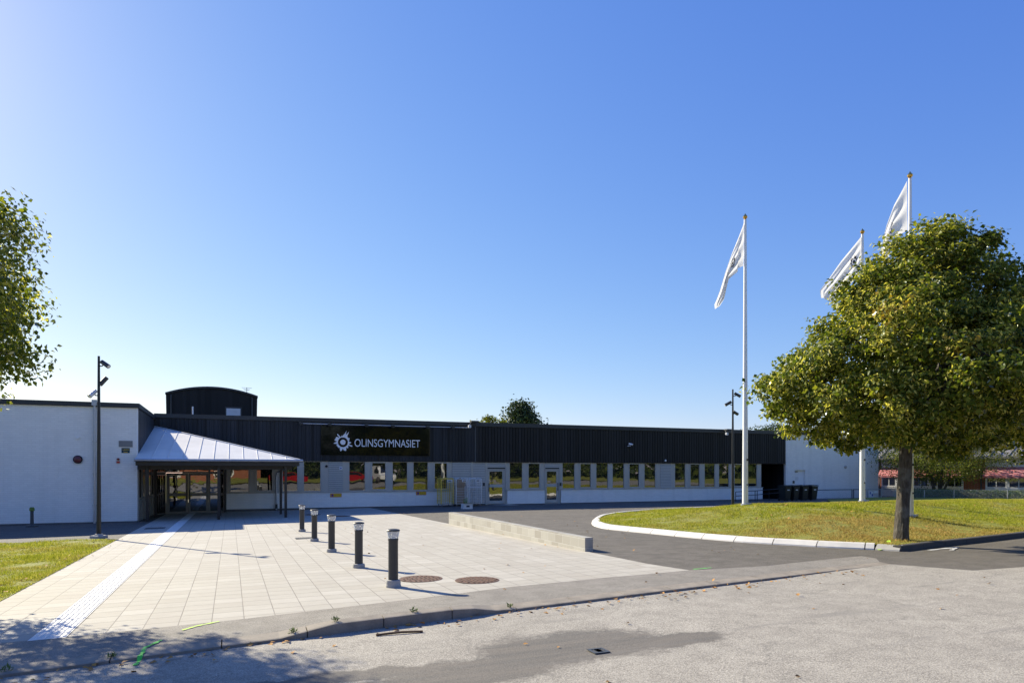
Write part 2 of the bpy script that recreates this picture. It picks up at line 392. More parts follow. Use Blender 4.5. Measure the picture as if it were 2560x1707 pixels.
    t.t.links.new(t.node('MixShader', {0: .45, 1: dif, 2: tr}), t.out.inputs[0]); p['flag'] = t.mat
    # rusty manhole
    t = NT('cast iron'); a = t.noise(14, 4); chk = t.node('TexChecker', {'Vector': t.mapped(rot=(0, 0, .7)), 'Scale': 26, 'Color1': (1, 1, 1), 'Color2': (0, 0, 0)}, 1)
    c = t.ramp(a, [(.3, (.1, .05, .03)), (.7, (.24, .13, .085))])
    p['cast_iron'] = t.done(t.mix(chk, sc3((.1, .06, .04), 1), c), .7, t.bump(chk, .8, .01), .2)
    # awning
    t = NT('awning cloth'); s = t.node('SeparateXYZ', {0: t.pos}).node
    st = t.math('GREATER_THAN', t.math('FRACT', t.math('MULTIPLY', s.outputs[0], 5.5)), .6)
    p['awning'] = t.done(t.mix(st, (.46, .14, .14), (.54, .24, .23)), .8)
    p['white_boards'] = paint('white board cladding', (.68, .68, .66), .6, .06)
    p['roof_seam'] = paint('grey seam roof', (.2, .19, .185), .55, .12)
    p['red_car'] = paint('red car paint', (.28, .01, .012), .15, .03, 2, 10, 0)
    p['van_white'] = paint('van paint', (.75, .75, .76), .2, .02, 2, 10, 0)
    # wire mesh with real holes in the weave
    t = NT('chain link'); v = t.wallvec()
    s1 = t.node('SeparateXYZ', {0: t.node('Mapping', {'Vector': v, 'Rotation': (0, 0, R(45))})}).node
    f1 = t.math('LESS_THAN', t.math('FRACT', t.math('MULTIPLY', s1.outputs[0], 20)), .1)
    f2 = t.math('LESS_THAN', t.math('FRACT', t.math('MULTIPLY', s1.outputs[1], 20)), .1)
    fm = t.math('MAXIMUM', f1, f2)
    t.b.inputs['Base Color'].default_value = (.4, .41, .42, 1); t.b.inputs['Roughness'].default_value = .5
    tp = t.node('BsdfTransparent')
    t.t.links.new(t.node('MixShader', {0: fm, 1: tp, 2: t.b.outputs[0]}), t.out.inputs[0]); p['chain'] = t.mat
mk()
M = MAT
# ------------------------------------------------------------------ ground
def off(o): return lambda x, y: gz(x, y)+o
def line_y(pts, x):
    return float(np.interp(x, [p[0] for p in pts], [p[1] for p in pts]))
KERB = [G(*q) for q in [(0, 1687), (283, 1649), (517, 1616), (742, 1589), (1019, 1556), (1280, 1522), (1542, 1489), (1920, 1446), (2236, 1410)]]
KX = [p.x for p in KERB]; KY = [p.y for p in KERB]
kc = np.polyfit(KX, KY, 2)
def ky(x): return float(np.polyval(kc, clampf(x, -4, 11.2)))-(.13*max(0, -4-x))*(-1)*-1
KEND = 11.2
PF = [(-3.05, 8.72), (-1.9, 8.78), (.15, 8.97), (2.5, 9.4), (4.0, 9.72), (5.6, 9.85), (7.45, 9.95)]   # paving front edge
sheet('ground', [(-400, -300), (400, -300), (400, 500), (-400, 500)], off(-.3), M['lawn'])
# forecourt asphalt (one sheet from the pavement to the building and away to the right)
RB = [G(2236, 1410), G(2433, 1426), G(2560, 1417)]
fc = [(7.2, 9.2)] + [(11.0, 9.5), (RB[0].x, RB[0].y-.25), (RB[1].x, RB[1].y-.3), (RB[2].x, RB[2].y-.3), (60, 7), (60, 60), (-60, 60), (-60, 24), (-3.0, 24), (7.2, 24)]
sheet('forecourt_asphalt', fc, off(0), M['asphalt_new'])
# paving
pav = PF+[(7.3, 11), (7.3, 39.6), (-3.05, 39.6)]
sheet('plaza_paving', pav, off(.006), M['paving'])
# pavement strip along the kerb; it rises where the kerb stones stand full height
def kup(x):
    a = clampf((x-.55)/.45, 0, 1); b = clampf((3.15-x)/.45, 0, 1); return .085*min(a, b)
def walk_z(x, y):
    k = ky(x); e = line_y(PF, x) if x < 7.45 else 10
    t = clampf((e-y)/max(.2, e-k), 0, 1); return gz(x, y)+.007+kup(x)*t
xs = np.arange(-12, 11.3, .25)
def kw(x): return .27-.12*kup(x)/.085
front = [(x, ky(x)+kw(x)) for x in xs]
G1, G2, G3 = G(1920, 1414.7), G(2153, 1390), G(2190, 1396)
back = [(KEND, ky(KEND)+.27), (G3.x, G3.y), (G2.x, G2.y), (G1.x, G1.y)]+[(x, y-.0) for x, y in PF[::-1]]+[(-12, 7.9)]
sheet('pavement', front[:-1]+back, walk_z, M['asphalt_walk'], xs=tuple(np.arange(-11.75, 11.2, .5)), ys=(8, 8.5, 9, 9.5, 10))
# road
def road_z(x, y):
    return gz(x, y)-.035*clampf((11-x)/3, 0, 1)+.004
def road_top(x):
    if x <= 11.2: return ky(x)+.02
    return float(np.interp(x, [11.2, RB[1].x, RB[2].x, 60], [ky(11.2)+.02, RB[1].y, RB[2].y, 7.3]))
rx = [-60, -40, -25]+list(np.arange(-12, 11.3, .5))+[11.2, RB[1].x, RB[2].x, 20, 60]
rx = sorted(set(round(float(v), 4) for v in rx)); rv = []; rfc = []
for x in rx:
    for k in (0, .12, .3, .6, 1): y = road_top(x)*(1-k)-12*k; rv.append((x, y, road_z(x, y)))
for i in range(len(rx)-1):
    for k in range(4): rfc.append((i*5+k, i*5+k+1, i*5+k+6, i*5+k+5))
tag(MB().add(rv, rfc).build('road', M['asphalt_old']), kind='structure')
# granite kerb stones beside the road
def kerb_run():
    mb = MB(); x = -11.0; i = 0
    while x < KEND-.3:
        L = random.choice([.86, .9, .98]); x1 = min(x+L, KEND); n = 3
        for j in range(n):
            a = x+(x1-x-.012)*j/n; b = x+(x1-x-.012)*(j+1)/n
            vs = []
            for q in (a, b):
                y = ky(q); z = gz(q, y); t = kup(q)
                vs += [(q, y, z-.1), (q, y, z-.004+t), (q+0, y+.02, z+.002+t), (q, y+kw(q), z+.014+t), (q, y+kw(q), z-.1)]
            f = [(0, 5, 6, 1), (1, 6, 7, 2), (2, 7, 8, 3), (3, 8, 9, 4)]
            if j == 0: f.append((0, 1, 2, 3, 4))
            if j == n-1: f.append((9, 8, 7, 6, 5))
            mb.add(vs, f)
        x = x1; i += 1
    o = mb.build('kerb', M['kerb_dark'], smooth=False); o['kind'] = 'structure'
kerb_run()
# left lawn
lawnL = [(-3.05, 8.9), (-3.05, 22.9), (-3.6, 23.2), (-30, 22.6), (-30, 9.5), (-12, 8.2)]
def lawnL_z(x, y): return gz(x, y)+.012+.02*math.sin(x*1.3)*math.sin(y*.9)*clampf((-3.2-x)/.6, 0, 1)
sheet('lawn', lawnL, lawnL_z, M['lawn'], xs=tuple(np.arange(-29, -3.1, 1)), ys=tuple(np.arange(9, 23, 1)))
sheet('verge', [(-30, 22.6), (-3.6, 23.2), (-3.05, 22.9), (-3.05, 32.3), (-30, 32.3)], off(.005), M['asphalt_grey'])
# the mound with kerb
KW = [G(*q) for q in [(1478, 1312), (1501, 1320), (1529, 1324), (1564, 1327.5), (1602, 1331.5), (1643, 1335.5), (1686, 1340), (1735, 1345), (1790, 1350), (1848, 1355), (1916, 1359.5), (1994, 1364), (2068, 1368.5), (2188, 1374)]]
KD = [G(*q) for q in [(2254, 1378), (2340, 1367), (2450, 1355), (2560, 1342)]]
inner = [(12.75, 23.0), (14.0, 24.7), (16.2, 26.6), (20, 28.4), (27, 29.5)]
def chaik(pts, n=2):
    for _ in range(n):
        q = [pts[0]]
        for a, b in zip(pts[:-1], pts[1:]):
            q += [(a[0]*.75+b[0]*.25, a[1]*.75+b[1]*.25), (a[0]*.25+b[0]*.75, a[1]*.25+b[1]*.75)]
        pts = q+[pts[-1]]
    return pts
kwl = chaik([(p[0], p[1]) for p in inner[::-1]]+[(p.x, p.y) for p in KW], 2)
kdl = [(p.x, p.y) for p in KD]+[(KD[-1].x+8, KD[-1].y+1.6), (60, KD[-1].y+6)]
def inset(line, w):
    q = []
    for i, p in enumerate(line):
        a = line[max(0, i-1)]; b = line[min(len(line)-1, i+1)]; t = Vector((b[0]-a[0], b[1]-a[1])).normalized(); q.append((p[0]-t.y*w, p[1]+t.x*w))
    return q
mound = inset(kwl, .2)+inset(kdl, .12)+[(75, 20), (75, 42), (38, 35.5), (33, 30.5)]
MP = np.array(mound)
HB = np.array(kwl+kdl)
def distb(x, y):
    A = HB[:-1]; B = HB[1:]; P = np.stack([x, y], -1)[:, None, :]
    AB = B-A; t = np.clip(((P-A)*AB).sum(-1)/np.maximum((AB**2).sum(-1), 1e-9), 0, 1)
    return np.sqrt((((A+AB*t[..., None])-P)**2).sum(-1)).min(1)
def moundv(x, y):
    d = distb(x, y); s = np.clip(d/6.0, 0, 1); s = s*s*(3-2*s)
    back = np.interp(y, [18.5, 31], [1, 0])*np.interp(x, [22, 42], [1, .55])
    return gzv(x, y)+.095+(.56*s)*back+.025*np.sin(x*.9)*np.sin(y*1.1)*np.clip(d, 0, 1)
def moundz(x, y): return float(moundv(np.array([x]), np.array([y]))[0])
sheet('grass_mound', mound, moundz, M['lawn'], xs=tuple(np.arange(11.5, 74, .7)), ys=tuple(np.arange(10.5, 41, .7)))
def stones(name, line, mat, L, h, w, slope, gap=.012):
    mb = MB(); pts = [Vector((p[0], p[1])) for p in line]
    acc = [0]
    for a, b in zip(pts[:-1], pts[1:]): acc.append(acc[-1]+(b-a).length)
    def pt(s): return Vector((np.interp(s, acc, [p.x for p in pts]), np.interp(s, acc, [p.y for p in pts])))
    s = 0
    while s < acc[-1]-.1:
        e = min(s+L, acc[-1]); n = 4; rows = []
        for j in range(n+1):
            q = s+(e-s-gap)*j/n; p = pt(q); tg = (pt(min(q+.05, acc[-1]))-pt(max(q-.05, 0))).normalized()
            nr = Vector((-tg.y, tg.x))          # towards the inside (left of travel)
            z = gz(p.x, p.y)
            rows.append([(p.x-nr.x*.02, p.y-nr.y*.02, z-.05), (p.x, p.y, z+.03), (p.x+nr.x*slope, p.y+nr.y*slope, z+h-.015), (p.x+nr.x*(slope+.03), p.y+nr.y*(slope+.03), z+h), (p.x+nr.x*w, p.y+nr.y*w, z+h), (p.x+nr.x*w, p.y+nr.y*w, z-.05)])
        vs = [v for r in rows for v in r]; f = []
        for j in range(n):
            for k in range(5): f.append((j*6+k, j*6+6+k, j*6+7+k, j*6+k+1))
        f += [tuple(range(6)), tuple(range(n*6+5, n*6-1, -1))]
        mb.add(vs, f); s = e
    o = mb.build(name, mat, smooth=False); o['kind'] = 'structure'
stones('island_kerb', kwl, M['kerb_white'], 1.0, .13, .27, .1, .025)
stones('kerb_end_stone', [kwl[-1], (KD[0].x-.05, KD[0].y+.0)], M['concrete'], 1.2, .12, .25, .1)
stones('dark_kerb', kdl, M['kerb_black'], 1.0, .12, .18, .02)
# tactile strip
tx0, tx1 = -2.012, -1.662
o = sheet('tactile_path', [(tx0, 8.74), (tx1, 8.76), (tx1, 39.0), (tx0, 39.0)], off(.011), M['tactile'])
mb = MB(); y = 8.8
while y < 38.7:
    for k in range(6):
        x = tx0+.03+k*.058; z0 = gz(x, y); z1 = gz(x, y+.335)
        mb.add([(x-.013, y, z0+.008), (x+.018, y, z0+.008), (x+.018, y+.335, z1+.008), (x-.013, y+.335, z1+.008),
                (x-.007, y+.008, z0+.018), (x+.012, y+.008, z0+.018), (x+.012, y+.327, z1+.018), (x-.007, y+.327, z1+.018)],
               [(4, 5, 6, 7), (0, 1, 5, 4), (1, 2, 6, 5), (2, 3, 7, 6), (3, 0, 4, 7)])
    y += .36
o = mb.build('tactile_ribs', M['tactile'], smooth=False); o['kind'] = 'structure'
# ------------------------------------------------------------------ text and emblem helpers
def text_mesh(txt, height, width=None, thick=0.0, offset=0.0):
    cu = bpy.data.curves.new('t', 'FONT'); cu.body = txt; cu.size = 1; cu.offset = offset; cu.fill_mode = 'FRONT' ; cu.dimensions = '2D'
    ob = bpy.data.objects.new('t', cu); C.objects.link(ob)
    dg = bpy.context.evaluated_depsgraph_get(); dg.update()
    me = bpy.data.meshes.new_from_object(ob.evaluated_get(dg))
    vs = [(v.co.x, v.co.y) for v in me.vertices]; fs = [tuple(p.vertices) for p in me.polygons]
    bpy.data.objects.remove(ob); bpy.data.meshes.remove(me); bpy.data.curves.remove(cu)
    x0 = min(v[0] for v in vs); x1 = max(v[0] for v in vs); y0 = min(v[1] for v in vs); y1 = max(v[1] for v in vs)
    sy = height/(y1-y0); sx = (width/(x1-x0)) if width else sy
    return [((v[0]-x0)*sx, (v[1]-y0)*sy) for v in vs], fs
def flat_text(txt, x, y, z, height, width, mat, parent, name='lettering', dirx=1):
    vs, fs = text_mesh(txt, height, width)
    mb = MB(); mb.add([(x+v[0], y, z+v[1]) for v in vs], fs)
    # front must look to -Y
    return mb.build(name, mat, parent, smooth=False)
def emblem_poly():
    # outline of the sun-like badge: leaves, spires and a crown of notches round a ring (angle deg, radius)
    pts = [(90, 1.25), (96, 1.02), (101, 1.32), (106, 1.04), (113, 1.0), (118, 1.3), (121, 1.72), (125, 1.82), (128, 1.66), (126, 1.2),
           (134, 1.12), (138, 1.46), (146, 1.5), (158, 1.48), (168, 1.55), (172, 1.1), (178, 1.2), (188, 1.72), (195, 1.3), (200, 1.05),
           (207, 1.32), (216, 1.24), (222, 1.3), (228, 1.2), (234, 1.34), (240, 1.08), (244, 1.3), (250, 1.52), (255, 1.72), (263, 1.5), (268, 1.2),
           (272, 1.2), (276, 1.45), (284, 1.66), (292, 1.62), (297, 1.3), (300, 1.1), (306, 1.34), (313, 1.42), (320, 1.3), (326, 1.1),
           (330, 1.2), (332, 1.7), (336, 1.88), (341, 1.84), (341, 1.2), (348, 1.2), (358, 1.52), (366, 1.2), (372, 1.05), (378, 1.25), (384, 1.2), (388, 1.4), (395, 1.42),
           (398, 1.22), (404, 1.3), (410, 1.25), (416, 1.4), (420, 2.25), (426, 1.6), (430, 1.55), (433, 2.3), (437, 1.6), (442, 1.5), (446, 1.3)]
    return [(r*math.cos(R(a)), r*math.sin(R(a))) for a, r in pts]
def emblem_tris(k=1.0):
    """flat emblem: badge ring with a hole + centre disc, as quads between outline and inner ring"""
    ol = emblem_poly(); n = len(ol); vs = []; fs = []
    for p in ol:
        a = math.atan2(p[1], p[0]); vs.append((p[0]*k, p[1]*k)); vs.append((.9*k*math.cos(a), .9*k*math.sin(a)))
    for i in range(n): j = (i+1) % n; fs.append((2*i, 2*j, 2*j+1, 2*i+1))
    b = len(vs); m = 28
    vs.append((0, 0))
    for i in range(m): vs.append((.48*k*math.cos(2*math.pi*i/m), .48*k*math.sin(2*math.pi*i/m)))
    for i in range(m): fs.append((b, b+1+i, b+1+(i+1) % m))
    return vs, fs
# ------------------------------------------------------------------ school building
YF = 39.2
ZR, ZB, ZS = CZ+2.95, CZ+.565, CZ-1.17      # roof edge, foot of the black boards, sill
def FX(px): return at(px, 1150, YF).x
XL = -3.6; XR = FX(1962)
school = thing('school_building', 'long single storey school with black board fascia above a strip of grey framed windows', 'building', (FX(1200), YF, -.35))
ZG = -.55
# white brick base and plinth
mb = MB(); pl = MB()
for a, b in ((566, 1130), (1267.7, 1361), (1402, 1905.6)):
    mb.box(FX(a), FX(b), YF-.04, YF+.25, -.30, ZS); pl.box(FX(a), FX(b), YF-.015, YF+.24, ZG, -.303)
mb.build('base_wall', M['white_brick'], school); pl.build('plinth', M['plinth'], school)
# sill strip
mb = MB()
for a, b in ((566, 1130), (1266, 1361.5), (1400, 1906)): mb.box(FX(a)-.02, FX(b)+.02, YF-.085, YF+.05, ZS+.002, ZS+.035)
mb.build('sill', M['grey_frame'], school)
# windows : (x0,x1,opening sash?)
WIN = [(576.7, 621, 0), (642.4, 679.9, 1), (707.2, 743, 0), (760, 801, 0), (873.6, 912, 0), (930.9, 963.5, 1), (982, 1017.8, 0), (1034, 1069.3, 0), (1086.8, 1117, 1),
       (1274.9, 1305.5, 0), (1321.4, 1348.6, 1), (1406.8, 1436.3, 0), (1451.2, 1476.5, 1), (1491.2, 1519.5, 0), (1532, 1559.7, 0), (1573.6, 1597.3, 1), (1611.7, 1638.4, 0),
       (1687.9, 1713, 0), (1726, 1748.6, 1), (1762, 1786.7, 0), (1798, 1822, 0), (1836, 1855, 1), (1869.4, 1892, 0)]
LOUV = [(821, 856.8), (1650.6, 1677)]
holes = []
for a, b, s in WIN:
    x0, x1 = FX(a), FX(b); m = .06 if not s else .1
    z0, z1 = (CZ-1.07, CZ+.53) if not s else (CZ-1.01, CZ+.48)
    fx0, fx1, fz0, fz1 = x0-m, x1+m, z0-m+.005, min(z1+m, ZB-.005)
    holes.append((fx0, fx1, fz0))
    f = MB(); y0, y1 = (YF-.02, YF+.08) if s else (YF+.005, YF+.08)
    f.box(fx0, x0, y0, y1, fz0, fz1); f.box(x1, fx1, y0, y1, fz0, fz1); f.box(x0, x1, y0, y1, fz0, z0); f.box(x0, x1, y0, y1, z1, fz1)
    fo = f.build('window', M['grey_frame'], school, bevel=.006)
    MB().box(x0+.001, x1-.001, YF+.05, YF+.07, z0+.001, z1-.001).build('pane', M['glass'], fo, smooth=False)
# grey band between the windows
def band(x0, x1, hs):
    mb = MB(); x = x0
    for a, b, z in sorted(hs):
        if a > x: mb.box(x, a, YF, YF+.12, ZS+.036, ZB-.001)
        mb.box(a, b, YF+.001, YF+.12, ZS+.036, z)
        x = b
    if x1 > x: mb.box(x, x1, YF, YF+.12, ZS+.036, ZB-.001)
    return mb
lv = [(FX(a), FX(b), ZS+.04) for a, b in LOUV]
inb = lambda h, a, b: FX(a)-.05 <= h[0] and h[1] <= FX(b)+.05
for a, b in ((566, 1130), (1266, 1361.5), (1400, 1903)):
    hs = [h for h in holes+lv if inb(h, a, b)]
    band(FX(a), FX(b), hs).build('window_band', M['grey_frame'], school, bevel=.004)
def louver(x0, x1, z0, z1, parent=school, step=.105, y=YF):
    mb = MB(); z = z1-step
    while z > z0-.02:
        zz = max(z, z0); zt = min(zz+step*.86, z+step*.86); mb.add([(x0, y-.03, zz), (x1, y-.03, zz), (x1, y-.005, zt), (x0, y-.005, zt), (x0, y+.01, zz), (x1, y+.01, zz), (x1, y+.01, zt), (x0, y+.01, zt)],
               [(0, 1, 2, 3), (0, 4, 5, 1), (3, 2, 6, 7), (0, 3, 7, 4), (1, 5, 6, 2), (4, 7, 6, 5)]); z -= step
    lo = mb.build('louver_panel', M['grey_frame'], parent, smooth=False); MB().box(x0, x1, y+.011, y+.04, z0, z1).build('backing', M['dark_flash'], lo)
for a, b in LOUV: louver(FX(a)+.002, FX(b)-.002, ZS+.04, ZB-.005)
louver(FX(1130)+.01, FX(1177), -.32, ZB-.005); louver(FX(1182.6), FX(1213), -.32, ZB-.005)
louver(FX(1218.6), FX(1263), CZ+.16, ZB-.005); louver(FX(1362), FX(1398), CZ+.16, ZB-.005)
mb = MB()
for a, b in ((1177.2, 1182.4), (1213.2, 1218.4), (1263.2, 1266), (1398, 1400), (1361.5, 1362)): mb.box(FX(a), max(FX(b), FX(a)+.03), YF-.03, YF+.1, -.33, ZB-.004)
mb.box(FX(1128), FX(1406), YF+.13, YF+.2, -.5, ZB)
mb.build('pilaster', M['grey_frame'], school)
def door(px0, px1, ztop, zbot, y, panes, mat, handle, parent=school, glass='door_glass'):
    x0, x1 = px0, px1
    d = MB(); xs_ = sorted({x0, x1}|{p[0] for p in panes}|{p[1] for p in panes}); zs_ = sorted({zbot, ztop}|{p[2] for p in panes}|{p[3] for p in panes})
    for a, b in zip(xs_[:-1], xs_[1:]):
        for c, e in zip(zs_[:-1], zs_[1:]):
            mx, mz = (a+b)/2, (c+e)/2
            if not any(p[0] < mx < p[1] and p[2] < mz < p[3] for p in panes): d.box(a, b, y, y+.06, c, e)
    do = d.build('door', mat, parent, smooth=False)
    for p in panes: MB().box(p[0]+.001, p[1]-.001, y+.025, y+.04, p[2]+.001, p[3]-.001).build('pane', M[glass], do, smooth=False)
    if handle is not None:
        h = MB(); hz = (zbot+.75, zbot+1.25); h.box(handle-.018, handle+.018, y-.07, y-.045, hz[0], hz[1])
        for z in (hz[0]+.05, hz[1]-.05): h.box(handle-.012, handle+.012, y-.045, y+.0, z-.012, z+.012)
        h.build('handle', M['black_metal'], do, bevel=.004)
    return do
def fz(py, px, Y=YF): return at(px, py, Y).z
# the two glazed side doors
for (a, b, p0, p1, hx) in ((1218.6, 1262.5, 1223, 1257, 1222), (1361.5, 1397.7, 1366.7, 1392, 1394.2)):
    zt = CZ+.15; zb = -.30
    f = MB(); f.box(FX(a), FX(a)+.06, YF-.01, YF+.1, zb, zt); f.box(FX(b)-.06, FX(b), YF-.01, YF+.1, zb, zt); f.box(FX(a)+.06, FX(b)-.06, YF-.01, YF+.1, zt-.06, zt)
    f.build('door_frame', M['grey_frame'], school, bevel=.005)
    door(FX(a)+.065, FX(b)-.065, zt-.065, zb+.03, YF+.015, [(FX(p0)+.02, FX(p1)-.02, CZ-.78, CZ+.0), (FX(p0)+.02, FX(p1)-.02, CZ-1.78, CZ-.97)], M['grey_frame'], FX(hx))
MB().box(FX(1361), FX(1399), YF-.12, YF+.1, ZG, -.31).build('doorstep', M['concrete'], school)
# entrance doorset under the canopy
def ex(c): return at(340+c/4.752, 1200, YF+.1).x
def ez(c, px=500): return at(px, 1000+c/4.752, YF+.1).z
YE = YF+.1; zb = ez(1345)
ent = [(230, 345, 890, 1335), (883, 972, 877, 1105), (883, 972, 1132, 1315), (1008, 1034, 877, 1105), (1008, 1034, 1132, 1315)]
tr = [(230, 345, 782, 850), (372, 555, 782, 848), (565, 720, 782, 848), (730, 860, 782, 848), (885, 972, 782, 848), (1008, 1034, 782, 848)]
door(ex(185), ex(355), CZ+.55, zb-.02, YE, [(ex(a), ex(b), ez(d), ez(c)) for a, b, c, d in (ent[0], tr[0])], M['entrance_frame'], None).name = 'sidelight'
door(ex(862), ex(1045), CZ+.55, zb-.02, YE, [(ex(a), ex(b), ez(d), ez(c)) for a, b, c, d in ent[1:]+tr[4:]], M['entrance_frame'], None).name = 'sidelight'
door(ex(356), ex(861), CZ+.55, ez(860), YE-.005, [(ex(a), ex(b), ez(d), ez(c)) for a, b, c, d in tr[1:4]], M['entrance_frame'], None).name = 'transom_light'
door(ex(358), ex(618), ez(864), zb, YE-.02, [(ex(400), ex(590), ez(1100), ez(893)), (ex(400), ex(590), ez(1315), ez(1137))], M['entrance_frame'], ex(603))
door(ex(624), ex(860), ez(864), zb, YE-.02, [(ex(648), ex(833), ez(1100), ez(893)), (ex(648), ex(833), ez(1315), ez(1137))], M['entrance_frame'], ex(638))
MB().box(XL, ex(184), YF+.05, YF+.3, ZG, ZB).build('entrance_jamb', M['dark_flash'], school); MB().box(ex(1046), FX(566), YF-.06, YF+.2, ZG, ZB).build('entrance_jamb', M['dark_flash'], school)
# black board fascia: boards as geometry with narrow grooves
XJ = FX(1187)
def boards(x0, x1, y, z0, z1, w, gap, depth, axis='x'):
    mb = MB()
    n = max(1, round((x1-x0)/w)); w = (x1-x0)/n
    for i in range(n):
        a = x0+i*w; b = a+w-gap
        if axis == 'x': mb.prism([(a, y), (a+.004, y-depth), (b-.004, y-depth), (b, y)], 'z', z0, z1)
        else: mb.prism([(y, a), (y+depth, a+.004), (y+depth, b-.004), (y, b)], 'z', z0, z1)
    if axis == 'x': mb.box(x0, x1, y+.001, y+.1, z0+.004, z1)
    else: mb.box(y-.1, y-.001, x0, x1, z0+.004, z1)
    return mb
boards(XL, XJ-.05, YF-.05, ZB, ZR-.22, .2, .012, .02).build('board_fascia', M['blue_board'], school, smooth=False)
boards(XJ+.05, XR, YF-.06, ZB-.01, ZR-.24, .2, .03, .035).build('board_fascia', M['black_board'], school, smooth=False)
MB().box(XJ-.04, XJ+.04, YF-.105, YF+.0, ZB-.005, ZR-.22).build('joint_cover', M['wire_dark'], school)
mb = MB(); mb.box(XL, XJ, YF-.14, YF+.3, ZR-.218, ZR); mb.box(XJ+.001, XR+.02, YF-.16, YF+.3, ZR-.235, ZR+.012); mb.build('roof_flashing', M['dark_flash'], school, bevel=.01)
mb = MB(); mb.box(XL-12, XR, YF+.31, YF+22, ZR-.3, ZR-.12); mb.build('roof', M['dark_flash'], school)
mb = MB(); mb.box(XL, XR, YF+22, YF+22.3, ZG, ZR); mb.box(XR-.1, XR+.1, YF+.3, YF+22, ZG, ZR-.13); mb.box(FX(566), FX(1905), YF+.26, YF+.3, ZG, ZR-.31); mb.build('rear_wall', M['white_brick'], school)
# dark recessed doorway at the right end
XE = FX(1905.6)
mb = MB(); mb.box(XE, XR-.11, YF+2.6, YF+2.75, ZG, ZB-.02); mb.box(XR-.11, XR-.101, YF, YF+2.6, ZG, ZB-.02); mb.box(XE-.02, XE, YF+.13, YF+2.6, ZG, ZB-.02); mb.box(XE, XR-.1, YF+.1, YF+2.7, ZB-.018, ZB-.012)
mb.build('recess_wall', M['black_board'], school)
door(at(1908, 1200, YF+2.6).x, at(1930, 1200, YF+2.6).x, CZ+.3, -.4, YF+2.53, [(at(1910, 1200, YF+2.6).x, at(1928, 1200, YF+2.6).x, CZ-1.2, CZ+.1)], M['black_metal'], None)
mb = MB(); mb.cyl((at(1955.5, 1200, YF+1).x, YF+1, -.3), (at(1955.5, 1200, YF+1).x, YF+1, CZ+.1), .03); mb.build('downpipe', M['pale_metal'], school)
# roof tower with arched roof
YT = YF+6.5
xl, xr = at(416, 1000, YT).x, at(642, 1000, YT).x
zs_l, zp = at(416, 981, YT).z, at(520, 966, YT).z
tw = MB(); prof = []
for i in range(21):
    k = i/20; prof.append((xl-.06+(xr-xl+.12)*k, zs_l+(zp-zs_l)*(1-(2*k-1)**2)))
w = MB(); w.prism([(xl, ZR-.3), (xr, ZR-.3)]+[(p[0]*.99+.01*(xl+xr)/2, p[1]-.05) for p in prof[::-1]], 'y', YT, YT+6)
two = w.build('roof_tower', M['black_board'], school, smooth=False)
rb = MB(); n = 26
for i in range(n):
    x = xl+.12+(xr-xl-.24)*i/(n-1); k = (x-xl)/(xr-xl); rb.box(x-.03, x+.03, YT-.03, YT-.001, ZR-.3, zs_l+(zp-zs_l)*(1-(2*k-1)**2)-.13)
rb.build('cladding_ribs', M['black_board'], two, smooth=False)
rf = MB(); rf.prism(prof+[(p[0], p[1]-.11) for p in prof[::-1]], 'y', YT-.12, YT+6.1); rf.build('arched_roof', M['dark_flash'], two)
a0, a1 = at(566, 1030, YT-.06), at(601, 1030, YT-.06)
f = MB(); f.box(a0.x-.08, a1.x+.08, YT-.09, YT-.031, ZR-.3, at(580, 1017, YT).z); wo = f.build('tower_window', M['dark_flash'], two)
MB().box(a0.x, a1.x, YT-.1, YT-.091, ZR-.25, at(580, 1021, YT).z).build('window_pane', M['pale_metal'], two)
for px in (428, 630): x = at(px, 1000, YT).x; MB().cyl((x, YT-.1, ZR-.3), (x, YT-.1, zs_l-.1), .05).build('downpipe', M['dark_flash'], two)
an = MB(); q = at(617, 985, YT+1); an.cyl((q.x, q.y, q.z-.3), (q.x, q.y, q.z+.42), .018, n=6)
for dz, hw in ((.4, .3), (.3, .2), (.25, .14)): an.cyl((q.x-hw, q.y, q.z+dz), (q.x+hw, q.y+.1, q.z+dz), .01, n=6)
an.build('antenna', M['wire_dark'], two)
t = thing('roof_pole', 'thin white topped pole on the flat roof before the arched tower', 'pole', tuple(at(482, 1038, YF+4)))
p = at(482, 1038, YF+4); MB().cyl((p.x, p.y, ZR-.12), (p.x, p.y, ZR+.28), .025, n=8).build('stem', M['wood_stick'], t); MB().cyl((p.x, p.y, ZR+.28), (p.x, p.y, ZR+.75), .04, n=8).build('sleeve', M['white_paint'], t)
p = at(928, 1046, YF+3); MB().lathe([(.5, 0), (.5, .2), (.42, .29), (.2, .33), (.01, .34)], (p.x, p.y, ZR-.12)).build('roof_vent', M['dark_flash'])
tag(bpy.data.objects['roof_vent'], 'low dark dome vent on the roof above the name sign', 'roof vent')
# ------------------------------------------------------------------ left wing
YW = 32.4; ZW = CZ+2.83
wing = thing('white_brick_wing', 'windowless white painted brick wing at left with a dark roof edge', 'building', (XL-4, YW, -.5))
MB().box(-40, XL, YW, YW+.3, -.36, ZW-.1).build('front_wall', M['white_brick'], wing)
MB().box(-40, XL-.005, YW+.01, YW+.29, -.8, -.362).build('plinth', M['plinth'], wing)
boards(YW+.302, YF-.05, XL, ZB, ZW-.21, .2, .012, .02, 'y').build('side_boards', M['blue_board'], wing, smooth=False)
mb = MB(); mb.box(-40, XL+.09, YW-.09, YW+.36, ZW-.19, ZW); mb.box(XL-.3, XL+.09, YW+.361, YF-.15, ZW-.19, ZW); mb.build('roof_flashing', M['dark_flash'], wing, bevel=.01)
MB().box(-40, XL-.31, YW+.37, YF+8, ZW-.3, ZW-.15).build('roof', M['dark_flash'], wing)
